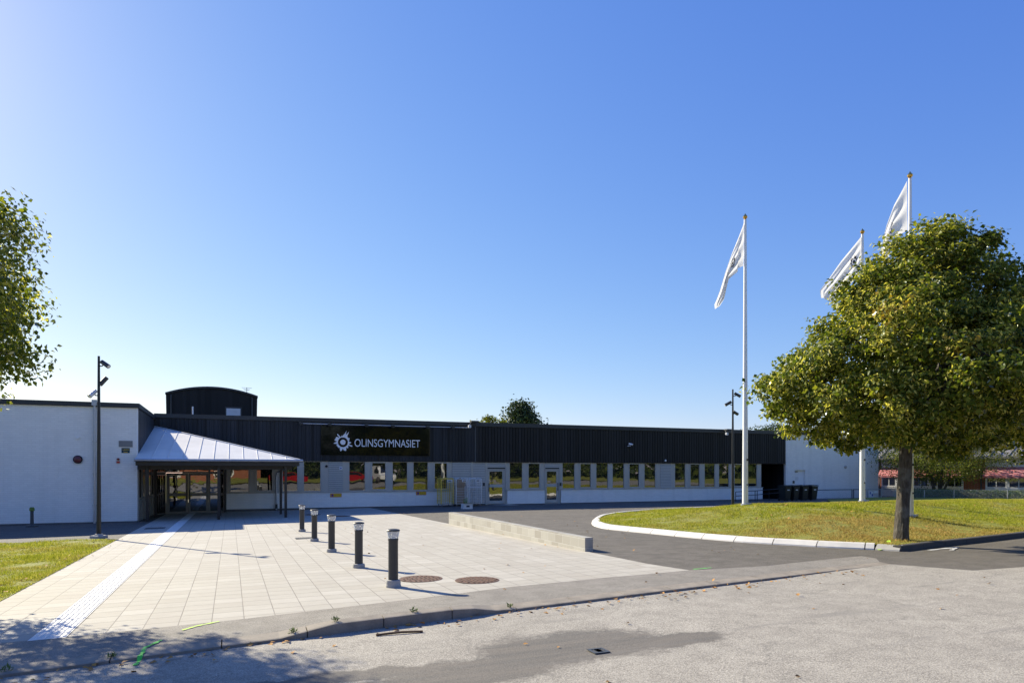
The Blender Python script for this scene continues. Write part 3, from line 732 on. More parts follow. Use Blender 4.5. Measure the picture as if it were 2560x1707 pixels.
# side wall below the boards: grey panels and three windows
ys = np.linspace(YW+.35, YF-.2, 6)
mb = MB(); mb.box(XL-.15, XL-.02, YW+.302, YF, -.75, ZB-.002)
for y in ys: mb.box(XL-.02, XL+.03, y-.06, y+.06, -.6, ZB-.003)
mb.box(XL-.02, XL+.04, YW+.31, YF-.1, ZS-.1, ZS-.02)
mb.build('side_panel', M['entrance_frame'], wing)
for y0, y1 in zip(ys[:-1], ys[1:]):
    MB().box(XL-.018, XL+.0, y0+.1, y1-.1, ZS+.05, ZB-.1).build('window', M['glass'], wing, smooth=False)
xw = at(237.5, 1100, YW).x
mb = MB(); mb.tube([(xw, YW-.1, at(237, 1012, YW).z), (xw, YW-.1, at(237, 1318, YW).z), (xw, YW-.28, at(237, 1322, YW).z-.05)], .05, 12); mb.box(xw-.09, xw+.09, YW-.2, YW-.091, at(237, 1014, YW).z, at(237, 1003, YW).z+.05)
for z in (0.3, 1.6, 2.9): mb.box(xw-.07, xw+.07, YW-.16, YW-.0, z, z+.03)
mb.build('downpipe', M['galv'], wing)
def wallbox(name, label, cat, px0, px1, py0, py1, Y, thick, mat, bev=.006):
    a, b = at(px0, py1, Y), at(px1, py0, Y)
    o = MB().box(a.x, b.x, Y-thick, Y-.002, a.z, b.z).build(name, mat, bevel=bev)
    return tag(o, label, cat), a, b
wallbox('plaque', 'blank grey plaque high on the white brick wing above the green alarm sign', 'plaque', 297, 331.7, 1101.8, 1116.6, YW, .03, M['plaque'])
o, a, b = wallbox('alarm_sign', 'dark green alarm sign with yellow lettering on the white brick wing', 'sign', 303.8, 324.5, 1119.4, 1131.8, YW, .02, M['sign_teal'])
flat_text('LARM', a.x+.05, YW-.022, a.z+.1, .065, .22, M['sign_yellow'], o); MB().box(a.x+.08, b.x-.08, YW-.023, YW-.0205, a.z+.03, a.z+.05).build('small_print', M['sign_yellow'], o)
c = at(295.6, 1147.6, YW)
t = thing('alarm_siren', 'small red alarm lamp with a red box under it on the white wing', 'alarm', (c.x, YW, c.z-.1))
MB().lathe([(.055, 0), (.055, .05), (.04, .09), (.005, .1)]).build('lamp', M['red_lens'], t, world=False).matrix_local = Matrix.Translation((0, 0, .1))@Matrix.Rotation(R(90), 4, 'X')
MB().box(c.x-.06, c.x+.06, YW-.05, YW-.001, c.z-.16, c.z-.08).build('housing', M['sign_red'], t, bevel=.006)
c = at(195, 1148, YW)
t = thing('round_wall_lamp', 'round dull red bulkhead lamp with black rim on the white wing', 'wall lamp', (c.x, YW, c.z))
o = MB().lathe([(.165, 0), (.165, .08), (.14, .1), (.005, .1)]).build('rim', M['rubber'], t, world=False); o.rotation_euler.x = R(90)
o = MB().lathe([(.135, .1), (.12, .13), (.07, .16), (.005, .17)]).build('lens', M['red_dark'], t, world=False); o.rotation_euler.x = R(90)
wallbox('sensor_box', 'small white box on the white wing above the round red lamp', 'box', 190.5, 198.5, 1090, 1096.5, YW, .06, M['white_paint'])
c = G(7, 1334)
t = thing('vent_pipe', 'short dark vent pipe with mossy cap standing by the white wing', 'pipe', (c.x, YW-1.3, gz(c.x, YW-1.3)))
MB().lathe([(.2, 0), (.2, .06), (.06, .1), (.055, .62)]).build('pipe', M['wire_dark'], t, world=False); MB().lathe([(.055, .6), (.085, .62), (.085, .7), (.06, .75), (.005, .76)]).build('cap', M['weed'], t, world=False)
# ------------------------------------------------------------------ entrance canopy
YC = 31.55; XC = 2.85; ZE = CZ+.5
can = thing('entrance_canopy', 'entrance canopy with pale sheet metal hipped roof on slender black posts', 'canopy', (-.4, 35, -.4))
ap = Vector((XL+.03, YF-.08, CZ+2.27)); fl = Vector((XL-.0, YC, ZE)); fr = Vector((XC, YC, ZE)); br = Vector((XC, YF-.08, ZE))
mb = MB(); dn = Vector((0, 0, -.05))
mb.add([fl, fr, br, ap, fl+dn, fr+dn, br+dn, ap+dn], [(0, 1, 3), (1, 2, 3), (4, 7, 5), (5, 7, 6), (0, 4, 5, 1), (1, 5, 6, 2), (0, 3, 7, 4), (2, 6, 7, 3)])
mb.build('roof', M['canopy_metal'], can, smooth=False)
sm = MB()
nse = 11; nrm = (fr-fl).cross(ap-fl).normalized()
for i in range(1, nse):
    k = i/nse; p0 = fl.lerp(fr, k); p1 = ap.lerp(fr, k); p1 = p0+(p1-p0)*.995; w = Vector((.012, 0, 0)); h = nrm*.026
    sm.add([p0-w, p0+w, p1+w, p1-w, p0-w*.6+h, p0+w*.6+h, p1+w*.6+h, p1-w*.6+h], [(4, 5, 6, 7), (0, 1, 5, 4), (1, 2, 6, 5), (2, 3, 7, 6), (3, 0, 4, 7)])
sm.cyl(ap+Vector((0, 0, .02)), fr+Vector((-.02, .02, .02)), .03, n=8)
sm.build('roof_seams', M['canopy_metal'], can)
gt = MB(); gt.cyl((XL-.02, YC-.05, ZE-.035), (XC+.1, YC-.05, ZE-.035), .06, n=12); gt.cyl((XC+.05, YC-.05, ZE-.035), (XC+.05, YF-.1, ZE-.035), .06, n=12); gt.build('gutter', M['galv'], can)
bm_ = MB(); bm_.box(XL+.02, XC-.04, YC+.05, YC+.18, ZE-.26, ZE-.06); bm_.box(XC-.18, XC-.05, YC+.181, YF-.15, ZE-.26, ZE-.06); bm_.box(XL+.03, XC-.3, YC+.62, YC+.72, ZE-.42, ZE-.24); bm_.build('beam', M['black_metal'], can, bevel=.008)
MB().box(XL+.03, XC-.19, YC+.185, YF-.09, ZE-.24, ZE-.2).build('soffit', M['entrance_frame'], can)
for x, y in ((-3.2, 32.15), (-3.3, 36.6), (-.47, 31.9), (-.47, 35.2), (2.25, 31.85), (2.25, 35.0)):
    MB().box(x-.055, x+.055, y-.055, y+.055, gz(x, y), ZE-.25).build('post', M['black_metal'], can, bevel=.006)
xd = FX(690.5)
mb = MB(); mb.tube([(XC-.1, YF-1.2, ZE-.08), (xd+.55, YF-.7, ZE-.3), (xd+.05, YF-.14, ZE-.55), (xd, YF-.14, ZE-.8), (xd, YF-.14, gz(3, 39)+.05)], .045, 12); mb.build('downpipe', M['galv'], can)
MB().box(xd-.06, xd+.06, YF-.2, YF-.09, gz(3, 39)+.12, gz(3, 39)+.35).build('pipe_shoe', M['black_metal'], can)
# ------------------------------------------------------------------ name sign and its lights
a, b = at(802.3, 1136, YF-.13), at(1074.5, 1070, YF-.13)
sg = thing('name_sign', 'long glossy black school name sign with white lettering and sun badge', 'sign', ((a.x+b.x)/2, YF-.13, a.z))
MB().box(a.x, b.x, YF-.16, YF-.072, a.z, b.z).build('panel', M['sign_panel'], sg, bevel=.004)
l0, l1 = at(886.5, 1116, YF-.17), at(1050, 1099.5, YF-.17)
flat_text('OLINSGYMNASIET', l0.x, YF-.166, l0.z, l1.z-l0.z, l1.x-l0.x, M['letter'], sg)
c = at(857.3, 1105, YF-.17); ev, ef = emblem_tris((at(874, 1105, YF-.17).x-c.x)*.83)
MB().add([(c.x+p[0], YF-.166, c.z+p[1]) for p in ev], ef).build('badge', M['letter'], sg, smooth=False)
rl = thing('sign_light_rail', 'thin pale rail of small black spotlights along the fascia above the name sign', 'light rail', (FX(960), YF-.4, CZ+2.5))
ra, rb_ = at(752, 1060.5, YF-.45), at(1172, 1066.5, YF-.45); zr = (ra.z+rb_.z)/2
MB().cyl((ra.x, YF-.45, zr), (rb_.x, YF-.45, zr), .018, n=8).build('rail', M['pale_metal'], rl)
for px in (752, 823.5, 915.5, 981.5, 1068.5, 1131, 1130.5+41)[:6]:
    x = at(px, 1062, YF-.45).x; s = MB(); s.box(x-.1, x+.1, YF-.6, YF-.42, zr-.09, zr+.03); s.box(x-.075, x+.075, YF-.66, YF-.6, zr-.11, zr-.02); s.box(x-.02, x+.02, YF-.42, YF-.1, zr-.02, zr+.02)
    s.build('spotlight', M['black_metal'], rl, bevel=.01)
    MB().box(x-.09, x+.09, YF-.58, YF-.44, zr+.031, zr+.037).build('top_plate', M['pale_metal'], rl)
def wall_lamp(px, py, label, k=1):
    c = at(px, py, YF-.35)
    t = thing('bracket_lamp', label, 'lamp', (c.x, YF-.1, c.z), 'floodlights on the roof edge')
    m = MB(); m.tube([(c.x, YF-.1, c.z+.12), (c.x-.05, YF-.35, c.z+.16), (c.x-.3*k, YF-.75, c.z-.02)], .025, 8); m.build('arm', M['wire_dark'], t)
    h = MB(); h.box(c.x-.12, c.x+.35, YF-.62, YF-.25, c.z+.18, c.z+.27); h.build('head', M['wire_dark'], t, bevel=.02)
    g = MB(); g.cbox((c.x-.3*k, YF-.8, c.z-.1), .16, .18, .17); g.build('sensor', M['pale_metal'], t, bevel=.02)
wall_lamp(1180, 1063, 'floodlight on a bent arm at the roof edge right of the name sign')
wall_lamp(1815, 1082, 'floodlight on a bent arm at the roof edge above the right end windows')
c = at(1573, 1112, YF-.2)
t = thing('security_camera', 'small white camera on a bent bracket midway along the black fascia', 'camera', (c.x, YF-.1, c.z))
MB().tube([(c.x+.05, YF-.1, c.z-.05), (c.x+.05, YF-.28, c.z-.05), (c.x-.2, YF-.3, c.z-.08)], .025).build('bracket', M['pale_metal'], t); MB().cyl((c.x-.02, YF-.2, c.z+.08), (c.x+.16, YF-.38, c.z+.02), .06).build('body', M['white_paint'], t); MB().cyl((c.x-.2, YF-.1, c.z-.75), (c.x-.2, YF-.1, c.z-.1), .015).build('cable', M['black_metal'], t)
wallbox('fascia_sensor', 'tiny white sensor at the foot of the black fascia over the right louvred panel', 'sensor', 1661.5, 1665, 1148.5, 1153, YF-.1, .05, M['white_paint'])
wallbox('notice', 'small white notice on the louvred panel left of the window strip', 'notice', 848.5, 855.8, 1166, 1173.8, YF-.03, .012, M['whitebox'])[0]
a = at(848.5, 1173.8, YF-.043); b = at(855.8, 1166, YF-.043); MB().box(a.x+.04, b.x-.04, YF-.0445, YF-.0425, a.z+.05, b.z-.05).build('symbol', M['sign_blue'], bpy.data.objects['notice'])
c = at(816, 1165, YF)
t = thing('wall_vent', 'small round black vent beside the louvred panel near the canopy', 'vent', (c.x, YF, c.z)); o = MB().lathe([(.065, 0), (.065, .06), (.05, .07), (.005, .06)]).build('grille', M['rubber'], t, world=False); o.rotation_euler.x = R(90)
def noparking(px0, px1, py0, py1, label):
    a, b = at(px0, py1, YF-.04), at(px1, py0, YF-.04); y = YF-.041
    t = thing('parking_sign', label, 'sign', ((a.x+b.x)/2, y, a.z), 'yellow no parking signs')
    MB().box(a.x, b.x, y-.012, y, a.z, b.z).build('plate', M['sign_red'], t); MB().box(a.x+.02, b.x-.02, y-.0145, y-.0125, a.z+.02, b.z-.02).build('face', M['sign_yellow'], t)
    h = b.z-a.z; cx, cz = a.x+h*.58, (a.z+b.z)/2
    for nm, r, m, d in (('ring', h*.36, 'sign_red', .017), ('disc', h*.28, 'sign_blue', .0185)):
        o = MB().lathe([(r, 0), (r, .001), (.001, .0015)]).build(nm, M[m], t, world=False); o.location = (cx-t.location.x, -d, cz-t.location.z); o.rotation_euler.x = R(90)
    vs = [(cx-h*.24, cz+h*.17), (cx-h*.17, cz+h*.24), (cx+h*.24, cz-h*.17), (cx+h*.17, cz-h*.24)]
    MB().add([(p[0], y-.0215, p[1]) for p in vs], [(0, 1, 2, 3)]).build('bar', M['sign_red'], t, smooth=False)
    w = b.x-a.x-h*1.25
    flat_text('Parkering', a.x+h*1.1, y-.016, a.z+h*.54, h*.22, w*.9, M['ink'], t); flat_text('förbjuden', a.x+h*1.1, y-.016, a.z+h*.22, h*.24, w*.95, M['ink'], t)
noparking(825.5, 854, 1232.7, 1242.3, 'yellow no parking sign on the white base wall nearest the canopy')
noparking(1040, 1065.3, 1228, 1237, 'yellow no parking sign on the white base wall beside the roll cages')
for px, lab in ((1209.5, 'small dark keypad on the louvred wall left of the curtained door'), (1401.2, 'small dark keypad right of the second glazed side door')):
    wallbox('keypad', lab, 'keypad', px-2, px+2, 1206, 1214, YF-.03, .04, M['black_metal'])
# curtain behind the first door
a, b = FX(1224.3), FX(1256)
c = at(1240, 1260, YF-.9)
t = MB(); x0, x1 = FX(1219), FX(1270); t.add([(x0, YF-.05, -.3), (x1-.25, YF-.05, -.3), (x1+.25, YF-1.1, gz(14, 38)+.012), (x0+.75, YF-1.1, gz(14, 38)+.012), (x0, YF-.05, -.36), (x1-.25, YF-.05, -.36), (x1+.25, YF-1.1, gz(14, 38)+.002), (x0+.75, YF-1.1, gz(14, 38)+.002)], [(0, 1, 2, 3), (4, 7, 6, 5), (0, 4, 5, 1), (1, 5, 6, 2), (2, 6, 7, 3), (3, 7, 4, 0)])
tag(t.build('door_ramp', M['galv'], smooth=False), 'grey metal plate ramp at the foot of the first glazed side door', 'ramp')
# ------------------------------------------------------------------ roll cages and boxes
def roll_cage(px, label, mat, shelf=False, y=37.6):
    q = at(px, 1265, y); z0 = gz(q.x, y); w, dp_, h = .72, .8, 1.62
    t = thing('roll_cage', label, 'roll cage', (q.x, y, z0), 'wire roll cages by the side door')
    for sx in (0, w):
        s = MB(); s.tube([(sx, 0, .16), (sx, 0, h-.08), (sx, .06, h), (sx, dp_-.06, h), (sx, dp_, h-.08), (sx, dp_, .16)], .021, 8)
        for k in range(1, 6): s.cyl((sx, dp_*k/6, .18), (sx, dp_*k/6, h-.02), .0065, n=5)
        for k in range(1, 9): s.cyl((sx, 0, .18+1.4*k/9), (sx, dp_, .18+1.4*k/9), .0065, n=5)
        s.build('side_frame', mat, t, world=False)
    b = MB(); b.tube([(0, dp_, .16), (0, dp_, h-.06), (.06, dp_, h), (w-.06, dp_, h), (w, dp_, h-.06), (w, dp_, .16)], .018, 8)
    for k in range(1, 7): b.cyl((w*k/7, dp_, .18), (w*k/7, dp_, h-.02), .0065, n=5)
    for k in range(1, 8): b.cyl((0, dp_, .18+1.3*k/8), (w, dp_, .18+1.3*k/8), .0065, n=5)
    b.build('back_frame', mat, t, world=False)
    fb = MB(); fb.tube([(.01, -.01, .16), (.01, -.01, h-.1), (.08, -.01, h-.02), (w-.08, -.01, h-.02), (w-.01, -.01, h-.1), (w-.01, -.01, .16)], .02, 8)
    for k in range(1, 6): fb.cyl((w*k/6, -.01, .18), (w*k/6, -.01, h-.03), .0065, n=5)
    for k in range(1, 7): fb.cyl((0, -.01, .18+1.0*k/7), (w, -.01, .18+1.0*k/7), .0065, n=5)
    fb.build('front_gate', mat, t, world=False)
    d = MB(); d.box(0, w, 0, dp_, .14, .17); d.build('deck', M['galv'], t, world=False, bevel=.004)
    for sx in (.06, w-.06):
        for sy in (.07, dp_-.07):
            c = MB(); c.cyl((sx-.016, sy, .055), (sx+.016, sy, .055), .055, n=14); c.box(sx-.025, sx+.025, sy-.02, sy+.02, .09, .14); c.build('castor', M['plaque'], t, world=False)
    lb = MB(); lb.box(w*.5, w*.9, -.025, -.02, h-.2, h-.07); lo = lb.build('label_plate', M['whitebox'], t, world=False); MB().box(w*.57, w*.83, -.028, -.0255, h-.16, h-.11).build('printed_mark', M['ink'], lo, world=False)
    if shelf: MB().box(.01, w-.01, 0, dp_, 1.08, 1.11).build('shelf', M['pale_metal'], t, world=False)
    return q.x, y, z0
roll_cage(1103, 'yellow wire roll cage, empty, leftmost of the three by the side door', M['yellow_wire'])
cx, cy, cz = roll_cage(1140, 'zinc wire roll cage holding a brown carton, middle of the three cages', M['zinc_wire'])
roll_cage(1174, 'pale wire roll cage with a shelf, nearest the glazed side door', M['zinc_wire'], True)
t = thing('carton', 'brown cardboard carton with open flaps inside the middle roll cage', 'carton', (cx+.34, cy+.4, cz+.17))
mb = MB(); mb.box(-.24, .24, -.2, .3, 0, 1.0); mb.build('box', M['cardboard'], t, world=False)
mb = MB()
for s, ty in ((-1, .2), (1, .3)): mb.add([(-.28, s*.3, 1.001), (.28, s*.3, 1.001), (.22, s*.3+s*.08, 1.0+ty+.2), (-.16, s*.3+s*.1, 1.0+ty+.1), (-.28, s*.31, 1.002), (.28, s*.31, 1.002)], [(0, 1, 2, 3), (5, 4, 3, 2)])
mb.build('flaps', M['cardboard'], t, world=False, smooth=False)
q = G(1167, 1271.5)
t = thing('white_box', 'open white cardboard box with a cut handle on the asphalt before the roll cages', 'box', (q.x, q.y, q.z))
mb = MB(); w, d_, h = .26, .2, .27
for x0, x1, y0, y1 in ((-w, w, -d_, -d_+.01), (-w, w, d_-.01, d_), (-w, -w+.01, -d_+.011, d_-.011), (w-.01, w, -d_+.011, d_-.011)): mb.box(x0, x1, y0, y1, 0, h)
mb.box(-w+.012, w-.012, -d_+.012, d_-.012, 0, .01); mb.build('box', M['whitebox'], t, world=False); MB().box(-.09, .09, -d_-.003, -d_-.001, .1, .19).build('hand_hole', M['ink'], t, world=False)
MB().add([(-w, -d_, h), (w, -d_, h), (w-.02, -d_-.1, h+.07), (-w+.05, -d_-.12, h+.05)], [(0, 1, 2, 3)]).build('flap', M['whitebox'], t, world=False, smooth=False)
mb = MB()
for k in range(5): mb.cyl((-.1+.03*k, .0, .2), (-.2+.06*k, .05, .5+.03*k), .02, .012, 8)
mb.build('bottles', M['weed'], t, world=False)
# ------------------------------------------------------------------ bollards
def bollard():
    t = thing('bollard_lamp', '', 'bollard', (0, 0, 0), 'bollard lamps across the paving')
    MB().lathe([(.112, -.05), (.116, .04), (.108, .075), (.075, .08)]).build('foot', M['concrete'], t, world=False)
    MB().lathe([(.076, .07), (.075, .68), (.08, .69), (.08, .715), (.077, .72)], n=28).build('post', M['bollard'], t, world=False)
    MB().lathe([(.078, .721), (.1, .83)], n=28).build('lens', M['lamp_glass'], t, world=False)
    MB().lathe([(.03, .73), (.036, .79), (.02, .8), (.008, .81)], n=16).build('reflector', M['pale_metal'], t, world=False)
    MB().lathe([(.102, .831), (.105, .843), (.095, .855), (.05, .866), (.004, .87)], n=28).build('cap', M['bollard'], t, world=False)
    return t
b0 = bollard()
BL = [((983, 1467), 'nearest bollard lamp, on a thick concrete foot beside the manhole covers'), ((897, 1419), 'second bollard lamp from the road in the row of five'), ((829, 1380), 'middle bollard lamp of the row of five on the pale paving'),
      ((786, 1353), 'fourth bollard lamp from the road, behind the small drain grate'), ((755, 1329), 'farthest bollard lamp, closest to the entrance canopy')]
for i, ((px, py), lab) in enumerate(BL):
    o = b0 if i == 0 else dup(b0); p = G(px, py); o.location = p+Vector((0, 0, .006 if i else .04)); o['label'] = lab
    o.rotation_euler.z = i*.7
b0.children[0].scale.z = 1.0
MB().lathe([(.118, 0), (.122, .03), (.114, .05)], tuple(G(983, 1467))).build('foot', M['concrete'], b0)
# ------------------------------------------------------------------ covers and grates
def cover(name, px, py, r, label, mat, ribs):
    p = G(px, py, .008)
    t = thing(name, label, 'manhole cover', tuple(p), 'round iron covers in the paving')
    MB().lathe([(r, 0), (r, .008), (r*.93, .01), (.004, .01)], n=40).build('ring', M['cast_iron'], t, world=False)
    mb = MB(); n = 9
    for i in range(n):
        x = r*.86*(2*i/(n-1)-1)*.95; hy = math.sqrt(max(0, (r*.88)**2-x*x)); m = max(1, int(hy*2/.11))
        for j in range(m):
            y0 = -hy+2*hy*j/m+.008; y1 = -hy+2*hy*(j+1)/m-.008
            if ribs: mb.box(x-.02, x+.02, y0, y1, .0102, .018)
            else: mb.box(x-.014+(j % 2)*.015, x+.014+(j % 2)*.015, y0+.01, y1-.01, .0102, .016)
    mb.build('lid', M['cast_iron'], t, world=False, smooth=False)
cover('manhole_cover', 1052, 1446.5, .36, 'rusty round manhole cover nearest the front bollard', M['cast_iron'], False)
cover('manhole_cover', 1193, 1450, .36, 'rusty ribbed round manhole cover right of the other, near the kerb', M['cast_iron'], True)
cover('manhole_cover', 782, 1286, .36, 'dark round cover in the shade, left of two beyond the bollards', M['cast_iron'], False)
cover('manhole_cover', 854, 1290, .36, 'dark round cover in the shade, right of two beyond the bollards', M['cast_iron'], False)
def grate(px, py, w, d_, label, zz=.01, zf=None):
    p = G(px, py)
    t = thing('drain_grate', label, 'drain grate', (p.x, p.y, (zf(p.x, p.y) if zf else p.z)+zz), 'drain grates'); mb = MB()
    mb.box(-w, w, -d_, -d_+.03, 0, .008); mb.box(-w, w, d_-.03, d_, 0, .008); mb.box(-w, -w+.03, -d_+.031, d_-.031, 0, .008); mb.box(w-.03, w, -d_+.031, d_-.031, 0, .008); mb.build('rim', M['wire_dark'], t, world=False)
    b = MB()
    for k in range(9): x = -w+.06+(2*w-.12)*k/8; b.box(x-.012, x+.012, -d_+.031, d_-.031, .001, .007)
    b.build('bars', M['wire_dark'], t, world=False); MB().box(-w+.031, w-.031, -d_+.031, d_-.031, -.002, .0005).build('sump', M['plinth'], t, world=False)
grate(388, 1320.5, .32, .32, 'dark drain grate in the shade left of the tactile strip')
grate(766, 1345.5, .3, .2, 'small iron drain grate behind the fourth bollard')
grate(1496, 1620, .085, .085, 'black drain grate in the stained road asphalt', .006, road_z)
# low block wall
p0, p1 = G(1115, 1311), G(1479, 1378); xw0 = (p0.x+p1.x)/2
t = thing('block_wall', 'low pale concrete block wall at the edge of the paving', 'wall', (xw0, 18, gz(7, 18)))
ztop = gz(7.3, 13.4)+.31; mb = MB(); mb.box(xw0, xw0+.2, p1.y, p0.y+.2, -.45, ztop); mb.build('blocks', M['block'], t, bevel=.006)
# ------------------------------------------------------------------ lamp posts
def spotlight(parent, z, az, tilt, side, mat, bright=False):
    d = Vector((math.cos(az), math.sin(az), 0)); aim = (d*math.cos(tilt)+Vector((0, 0, -math.sin(tilt)))).normalized()
    s = Vector((math.cos(side), math.sin(side), 0)); base = s*.16+Vector((0, 0, z))
    h = MB(); h.cyl(base-aim*.1, base+aim*.2, .062, .066, 20); ho = h.build('spotlight', mat, parent, world=False)
    a = MB(); a.tube([s*.04+Vector((0, 0, z-.08)), s*.1+Vector((0, 0, z-.08)), base], .017, 8); a.build('bracket', M['black_metal'], ho, world=False)
    MB().cyl(base+aim*.2005, base+aim*.206, .052, .05, 20).build('lens', M['pale_metal'], ho, world=False)
def lamp_post(loc, ztop, label, spots):
    t = thing('lamp_post', label, 'lamp post', loc, 'black spotlight posts'); H = ztop-loc[2]
    MB().cyl((0, 0, .1), (0, 0, H), .066, .033, 20).build('pole', M['black_metal'], t, world=False)
    MB().lathe([(.24, -.03), (.24, .07), (.22, .09), (.12, .09), (.11, .13), (.07, .14)], n=4).build('foundation', M['concrete'], t, world=False)
    for z, az, tl, sd, br in spots: spotlight(t, H+z, az, tl, sd, M['pale_metal'] if br else M['bollard'], br)
camr = -TH
p = G(247, 1345)
lamp_post(tuple(p), atd(247, 890, p.x*SN+p.y*CS).z, 'tall black spotlight post beside the left lawn', [(-.22, camr-.25, R(32), camr, 0), (-.7, camr+math.pi+.7, R(52), camr+.9, 0), (-1.1, camr-math.pi*.55, R(38), camr+math.pi, 1)])
d = 30.2; q = atd(1832, 1250, d)
lamp_post((q.x, q.y, gz(q.x, q.y)), atd(1832, 973, d).z, 'tall black spotlight post behind the mound beside the left flagpole', [(-.22, camr-.2, R(30), camr, 0), (-.6, camr+math.pi-.1, R(30), camr+math.pi, 0), (-1.0, camr+.4, R(25), camr+.8, 0)])
# ------------------------------------------------------------------ flagpoles and flags
def pole(px, pyb, pyt, d, label, gy=None):
    b, tp = atd(px, pyb, d), atd(px-1.5, pyt, d); z0 = moundz(b.x, b.y)
    t = thing('flagpole', label, 'flagpole', (b.x, b.y, z0), 'white flagpoles on the grass mound')
    H = tp.z-z0
    MB().cyl((0, 0, .06), (0, 0, H-.12), .1, .045, 24).build('pole', M['white_paint'], t, world=False)
    MB().lathe([(.005, H-.13), (.045, H-.12), (.03, H-.1), (.075, H-.05), (.08, H-.02), (.055, H+.03), (.03, H+.05), (.006, H+.1)], n=20).build('finial', M['gold'], t, world=False)
    m = MB(); m.lathe([(.15, -.05), (.15, .05), (.12, .07)], n=16); m.cbox((.16, -.05, .05), .14, .1, .06); m.build('base_clamp', M['galv'], t, world=False)
    m = MB(); m.box(-.02, .02, -.12, -.09, 1.55, 1.62); m.cyl((0, -.1, .7), (0, -.1, .75), .02); m.build('cleat', M['ink'], t, world=False)
    return b, tp
F1, F2, F3 = 23.8, 25.7, 20.7
PL = [pole(1863, 1262, 541, F1, 'left white flagpole standing clear of the tree'), pole(2156, 1247, 578, F2, 'middle white flagpole, its foot by the chain link fence'), pole(2275, 1266, 437, F3, 'tallest looking white flagpole directly behind the tree trunk')]
def flag(label, d, T, B, amp, folds, mark):
    """T: photo outline of the upper edge from hoist to fly; B: of the lower edge. Cloth folds run along the fly."""
    nt, ns = 60, 36
    def curve(pts, t):
        L = [0]
        for a, b in zip(pts[:-1], pts[1:]): L.append(L[-1]+math.hypot(b[0]-a[0], b[1]-a[1]))
        s = t*L[-1]; return np.interp(s, L, [p[0] for p in pts]), np.interp(s, L, [p[1] for p in pts])
    fw = Vector((SN, CS, 0))
    def P(s, t):
        a = curve(T, t); b = curve(B, t); x = a[0]+(b[0]-a[0])*s; y = a[1]+(b[1]-a[1])*s
        w = amp*math.sin(s*math.pi*2*folds+t*1.5)*min(1, t*3+.08)+.25*t*math.sin(t*3+s)
        p = atd(x, y, d); return p+fw*w
    o0 = P(0, 0)
    t_ = thing('flag', label, 'flag', tuple(o0), 'white flags on the flagpoles')
    vs = np.array([P(i/ns, j/nt) for j in range(nt+1) for i in range(ns+1)]); fs = np.array([(j*(ns+1)+i, j*(ns+1)+i+1, (j+1)*(ns+1)+i+1, (j+1)*(ns+1)+i) for j in range(nt) for i in range(ns)])
    npmesh('cloth', vs, fs, M['flag'], t_, smooth=True)
    def mapped(v2, f2, name, s0, t0, ks, kt):
        out = []
        for (x, y) in v2:
            s = clampf(s0-y*ks, 0, 1); t = clampf(t0+x*kt, 0, 1); p = P(s, t)
            out.append(p-fw*.012)
        MB().add(out, f2).build(name, M['ink'], t_, smooth=False)
    ev, ef = emblem_tris(1); mapped(ev, ef, 'badge', *mark[0])
    tv, tf = text_mesh('OLINSGYMNASIET', 1); mapped(tv, tf, 'lettering', *mark[1])
def V(l, ox, oy, s): return [(ox+a/s, oy+b/s) for a, b in l]
flag('white flag hanging in tight folds from the left flagpole', F1, V([(558, 215), (480, 430), (400, 640), (330, 860), (250, 1130), (195, 1270), (162, 1340), (165, 1405)], 1760, 520, 5.6),
     V([(548, 812), (470, 845), (478, 885), (352, 990), (322, 1100), (300, 1180), (270, 1280), (185, 1400)], 1760, 520, 5.6), .07, 2.5, [(.5, .3, .1, .04), (.55, .43, .13, .016)])
flag('white flag blown out half furled beyond the tree crown from the middle flagpole', F2, V([(790, 385), (700, 500), (640, 590), (592, 650), (594, 690)], 1760, 400, 2.01),
     V([(795, 520), (760, 600), (710, 660), (660, 700), (632, 720)], 1760, 400, 2.01), .06, 3, [(.5, .22, .12, .055), (.6, .42, .16, .03)])
flag('white flag hanging half hidden behind the top of the tree', F3, V([(1020, 105), (965, 220), (935, 320), (915, 400), (900, 470)], 1760, 400, 2.01),
     V([(1022, 355), (990, 372), (960, 385), (935, 440), (915, 500)], 1760, 400, 2.01), .06, 2, [(.5, .45, .12, .06), (.6, .7, .16, .02)])
for b, tp in PL: pass
# ------------------------------------------------------------------ right wing (white gable block)
XG = FX(2193); YG = YF-.12
rw = thing('white_brick_block', 'plain white painted brick block at the right end with a white door', 'building', (XR+5, YF, -.4))
xd0, xd1 = at(1987, 1200, YG).x, at(2010.5, 1200, YG).x; zd = at(1998, 1175, YG).z
mb = MB(); mb.box(XR+.12, xd0, YG, YG+.3, -.6, ZR-.22); mb.box(xd1+.12, XG, YG, YG+.3, -.6, ZR-.22); mb.box(xd0, xd1+.12, YG, YG+.3, zd, ZR-.22); mb.box(XG-.3, XG, YG+.31, YG+14, -.6, ZR-.22)
mb.box(XR+.001, XR+.119, YG+.02, YG+.3, -.6, ZR-.22)
mb.build('wall', M['white_brick'], rw)
MB().box(XR+.02, XG+.06, YG-.08, YG+14, ZR-.21, ZR).build('roof', M['dark_flash'], rw)
do = MB().box(xd0+.0, xd1+.12, YG+.16, YG+.22, -.45, zd-.003).build('door', M['white_paint'], rw)
MB().box(xd0+.08, xd0+.38, YG+.1, YG+.159, zd-.14, zd-.08).build('door_closer', M['wire_dark'], do); MB().box(xd0+.22, xd0+.5, YG+.15, YG+.158, zd-.75, zd-.5).build('notice', M['whitebox'], do)
MB().tube([(xd0+.06, YG+.155, .55), (xd0+.06, YG+.1, .55), (xd0+.2, YG+.1, .55)], .012).build('handle', M['wire_dark'], do)
wallbox('intercom', 'small dark intercom left of the white door on the right hand block', 'intercom', 1981.5, 1985.5, 1201, 1208, YG, .05, M['wire_dark'])
